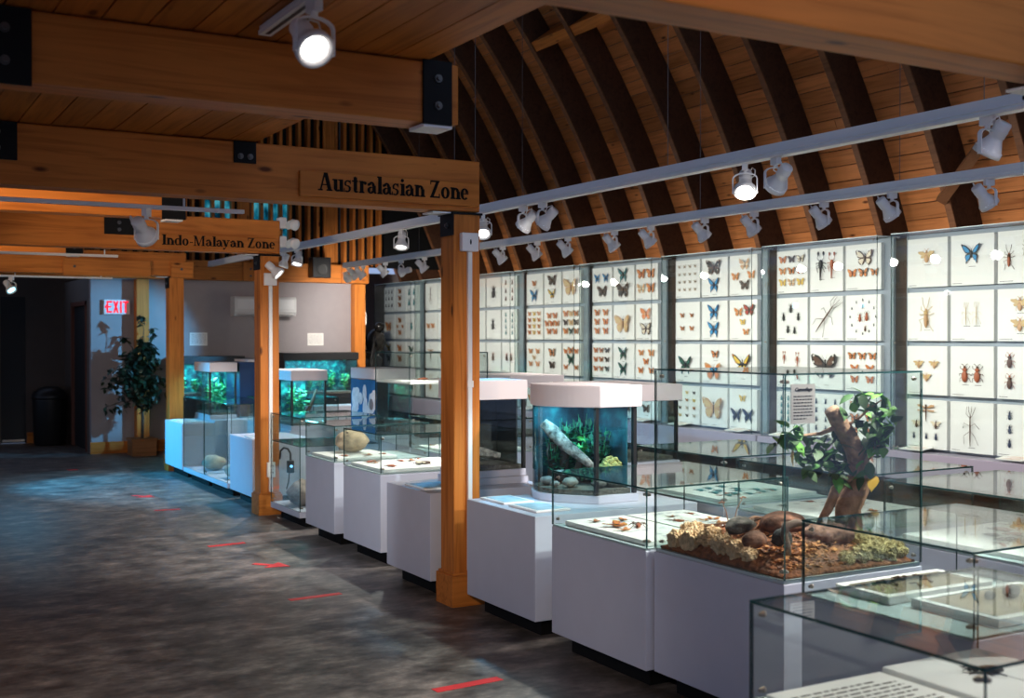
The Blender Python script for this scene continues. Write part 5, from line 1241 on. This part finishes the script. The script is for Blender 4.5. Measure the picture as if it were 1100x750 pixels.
m = MB(); m.box(.1, .18, .2, .222, .1, .2, STEEL); m.build('mount_bracket', t)
t = thing('waste_bin', 'black waste bin with domed lid against the far dark wall', 'bin', (2.62, 18.35, 0)); MB().lathe([(.19, 0), (.225, .03), (.245, .66), (.25, .68)], BLACK, 24).build('body', t, smooth=True); MB().lathe([(.255, .68), (.255, .72), (.22, .80), (.12, .86), (.01, .87)], BLACK, 24).build('lid', t, smooth=True)
# potted tree
t = thing('potted_tree', 'dark leafy potted tree beside the exit sign', 'potted tree', (3.47, 16.12, 0))
MB().prism([(-.16, -.16), (.16, -.16), (.16, .16), (-.16, .16)], 0, .2, W_POT).build('planter', t, bevel=.006)
MB().box(-.175, .175, -.175, .175, .2, .235, W_POT).build('planter_rim', t, bevel=.005)
tk = plain('tree_bark', (.07, .05, .035), .9, mottle=.3, scale=12)
MB().tube([(0, 0, .2), (.01, 0, .5), (-.02, 0, .8), (.01, .0, 1.1), (.0, 0, 1.5)], [.022, .02, .017, .013, .006], tk, 8).build('trunk', t, smooth=True)
rg = random.Random(12); m = MB(); tw = MB(); dl = [plain('tree_leaf_%d' % k, c, .45) for k, c in enumerate(((.010, .024, .012), (.006, .015, .008), (.015, .035, .014)))]
for k in range(100):
    zz = rg.uniform(.75, 1.5); a = rg.uniform(0, 6.28); R_ = rg.uniform(.12, .50)*(1 if zz < 1.3 else .6); yy = -abs(R_*math.sin(a))*.8+.05
    e = Vector((R_*math.cos(a)*(.68 if math.cos(a) > 0 else 1), min(yy, .2), zz+rg.uniform(-.15, .1))); tw.tube([(0, 0, max(.75, zz-.15)), tuple(e*.6+Vector((0, 0, .4*zz+.02))), tuple(e)], [.005, .004, .002], tk, 4)
    for q in range(10):
        f = rg.uniform(.5, 1.05); p = e*f + Vector((0, 0, (1-f)*zz)); leaf(m, p+Vector((rg.uniform(-.05, .05), rg.uniform(-.05, .05), rg.uniform(-.05, .05))), (rg.gauss(0, 1), rg.gauss(0, 1), rg.uniform(-1.2, .2)), rg.uniform(.07, .11), rg.choice(dl), rg)
for pts in (((0, 0, 1.4), (.03, 0, 1.7), (-.03, -.02, 1.9)), ((0, 0, 1.3), (-.16, 0, 1.5), (-.25, -.02, 1.6)), ((0, 0, 1.3), (.12, 0, 1.55), (.16, -.02, 1.72))):
    tw.tube(pts, [.006, .005, .003], tk, 5)
    for q in range(16):
        f = rg.uniform(.3, 1); p = Vector(pts[1]).lerp(Vector(pts[2]), f); leaf(m, p, (rg.gauss(0, 1), rg.gauss(0, .6), rg.uniform(-1.2, .2)), rg.uniform(.06, .10), rg.choice(dl), rg)
tw.build('twigs', t).name = 'branchwork'; m.build('foliage', t, smooth=True)
# dark rounded sculpture beyond the wide aquarium
t = thing('insect_model', 'large dark shiny insect model beyond the wide back wall aquarium', 'model', (7.25, 17.3, 0)); dm = plain('dark_bronze', (.03, .026, .022), .25, .3, mottle=.5, scale=8)
MB().box(-.25, .25, -.25, .25, 0, 1.0, BLACK).build('pedestal', t, bevel=.01)
MB().ell((-.05, -.05, 1.2), (.27, .22, .2), dm, 18, 12, .04, 1).build('abdomen', t, smooth=True); MB().ell((.15, .05, 1.52), (.17, .15, .2), dm, 16, 10, .04, 2).build('thorax', t, smooth=True); MB().ell((.2, 0, 1.76), (.09, .08, .08), dm, 12, 8, 0, 2).build('head', t, smooth=True)
for s_ in (-1, 1):
    for k in range(2): MB().tube([(.1, s_*.1, 1.45-.2*k), (.0, s_*.3, 1.6-.2*k), (-.1, s_*.34, 1.2-.15*k), (-.12, s_*.24, 1.0)], [.02, .018, .014, .01], dm, 7).build('leg', t, smooth=True)

# ------------------------------------------------------------------ floor tape
def tape(x0, y, x1, y1, label, w=.05):
    d = Vector((x1-x0, y1-y, 0)); n = Vector((-d.y, d.x, 0)).normalized()*w/2; mb = MB()
    mb.prism([(-n.x, -n.y), (d.x-n.x, d.y-n.y), (d.x+n.x, d.y+n.y), (n.x, n.y)], .0005, .0022, REDT)
    tag(mb.build('floor_tape', loc=(x0, y, 0)), label, 'floor tape')
tape(2.30, 4.72, 2.65, 4.74, 'red tape strip on the floor closest to the camera', .06)
tape(2.33, 6.79, 2.67, 6.81, 'red tape strip on the floor near the Australasian post', .055)
tape(2.39, 8.83, 2.68, 8.86, 'red tape strip on the floor between the two arrows', .055)
tape(2.46, 10.92, 2.69, 10.88, 'red tape strip on the floor just past the farther arrow', .05)
tape(2.30, 14.75, 2.42, 14.75, 'short faint red tape mark on the far dark floor', .12)
def arrow(x, y, rz, label):
    t = thing('floor_arrow', label, 'floor arrow', (x, y, 0), (0, 0, rz))
    MB().prism([(-.1, 0), (.1, 0), (0, -.15)], .0005, .0022, REDT).build('arrow_head', t); MB().box(-.025, .025, .0, .14, .0005, .0022, REDT).build('arrow_shaft', t)
arrow(2.58, 7.9, .75, 'red arrow taped on the floor, the nearer of two'); arrow(2.58, 11.95, .6, 'red arrow taped on the floor, the farther of two')

# repeats of one kind carry one group
GROUPS = dict(track_spotlight='spotlights on the lighting rails', lighting_rail='lighting rails', glass_display_case='glass display cases on white plinths', display_cabinet='plain white cabinets',
    timber_post='timber posts', timber_beam='timber beams', loft_joist='timber beams', wall_display_case='glass wall cases', leaflet='leaflets in the wall cases', specimen_board='boards of pinned insects',
    aquarium='aquariums with lids', framed_aquarium='black framed aquariums', aquarium_plant='water plants', aquarium_stone='stones in the bow fronted aquarium', driftwood='pieces of driftwood', floor_tape='red tape marks', floor_arrow='red floor arrows',
    rock='rocks in the cases', reindeer_moss='moss clumps', dry_weed='dry stems in the terrarium', floor_vitrine='floor standing vitrines', tabletop_sign='flat signs on the cabinets', wall_notice='notices on the back wall',
    zone_sign='carved zone signs', emergency_lamp='emergency lamps', habitat_tray='habitat trays')
import re as _re
for o in S.objects:
    if o.parent is None and o.get('label') and not o.get('group'):
        g = GROUPS.get(_re.sub(r'\.\d+$', '', o.name))
        if g: o['group'] = g

# ------------------------------------------------------------------ light, camera
wd = bpy.data.worlds.new('World'); S.world = wd; wd.use_nodes = True
bg = wd.node_tree.nodes['Background']; bg.inputs[0].default_value = (.44, .58, .92, 1); bg.inputs[1].default_value = 0.68
cam = bpy.data.cameras.new('camera'); co = bpy.data.objects.new('camera', cam); COL.objects.link(co)
cam.sensor_width = 36; cam.sensor_fit = 'HORIZONTAL'; cam.lens = 36*1250/1100; cam.clip_start = .05
co.location = (0, 0, 1.6); co.rotation_euler = (math.radians(89.4), 0, math.radians(-29.8))
cam.dof.use_dof = True; cam.dof.focus_distance = 6.8; cam.dof.aperture_fstop = 3.2
S.camera = co
S.view_settings.view_transform = 'Standard'; S.view_settings.look = 'None'; S.view_settings.exposure = 0.12; S.view_settings.gamma = 1
try: S.view_settings.use_curve_mapping = False
except Exception: pass
S.cycles.transparent_max_bounces = 64; S.cycles.max_bounces = 10; S.cycles.caustics_reflective = False; S.cycles.caustics_refractive = False
S.cycles.sample_clamp_indirect = 4
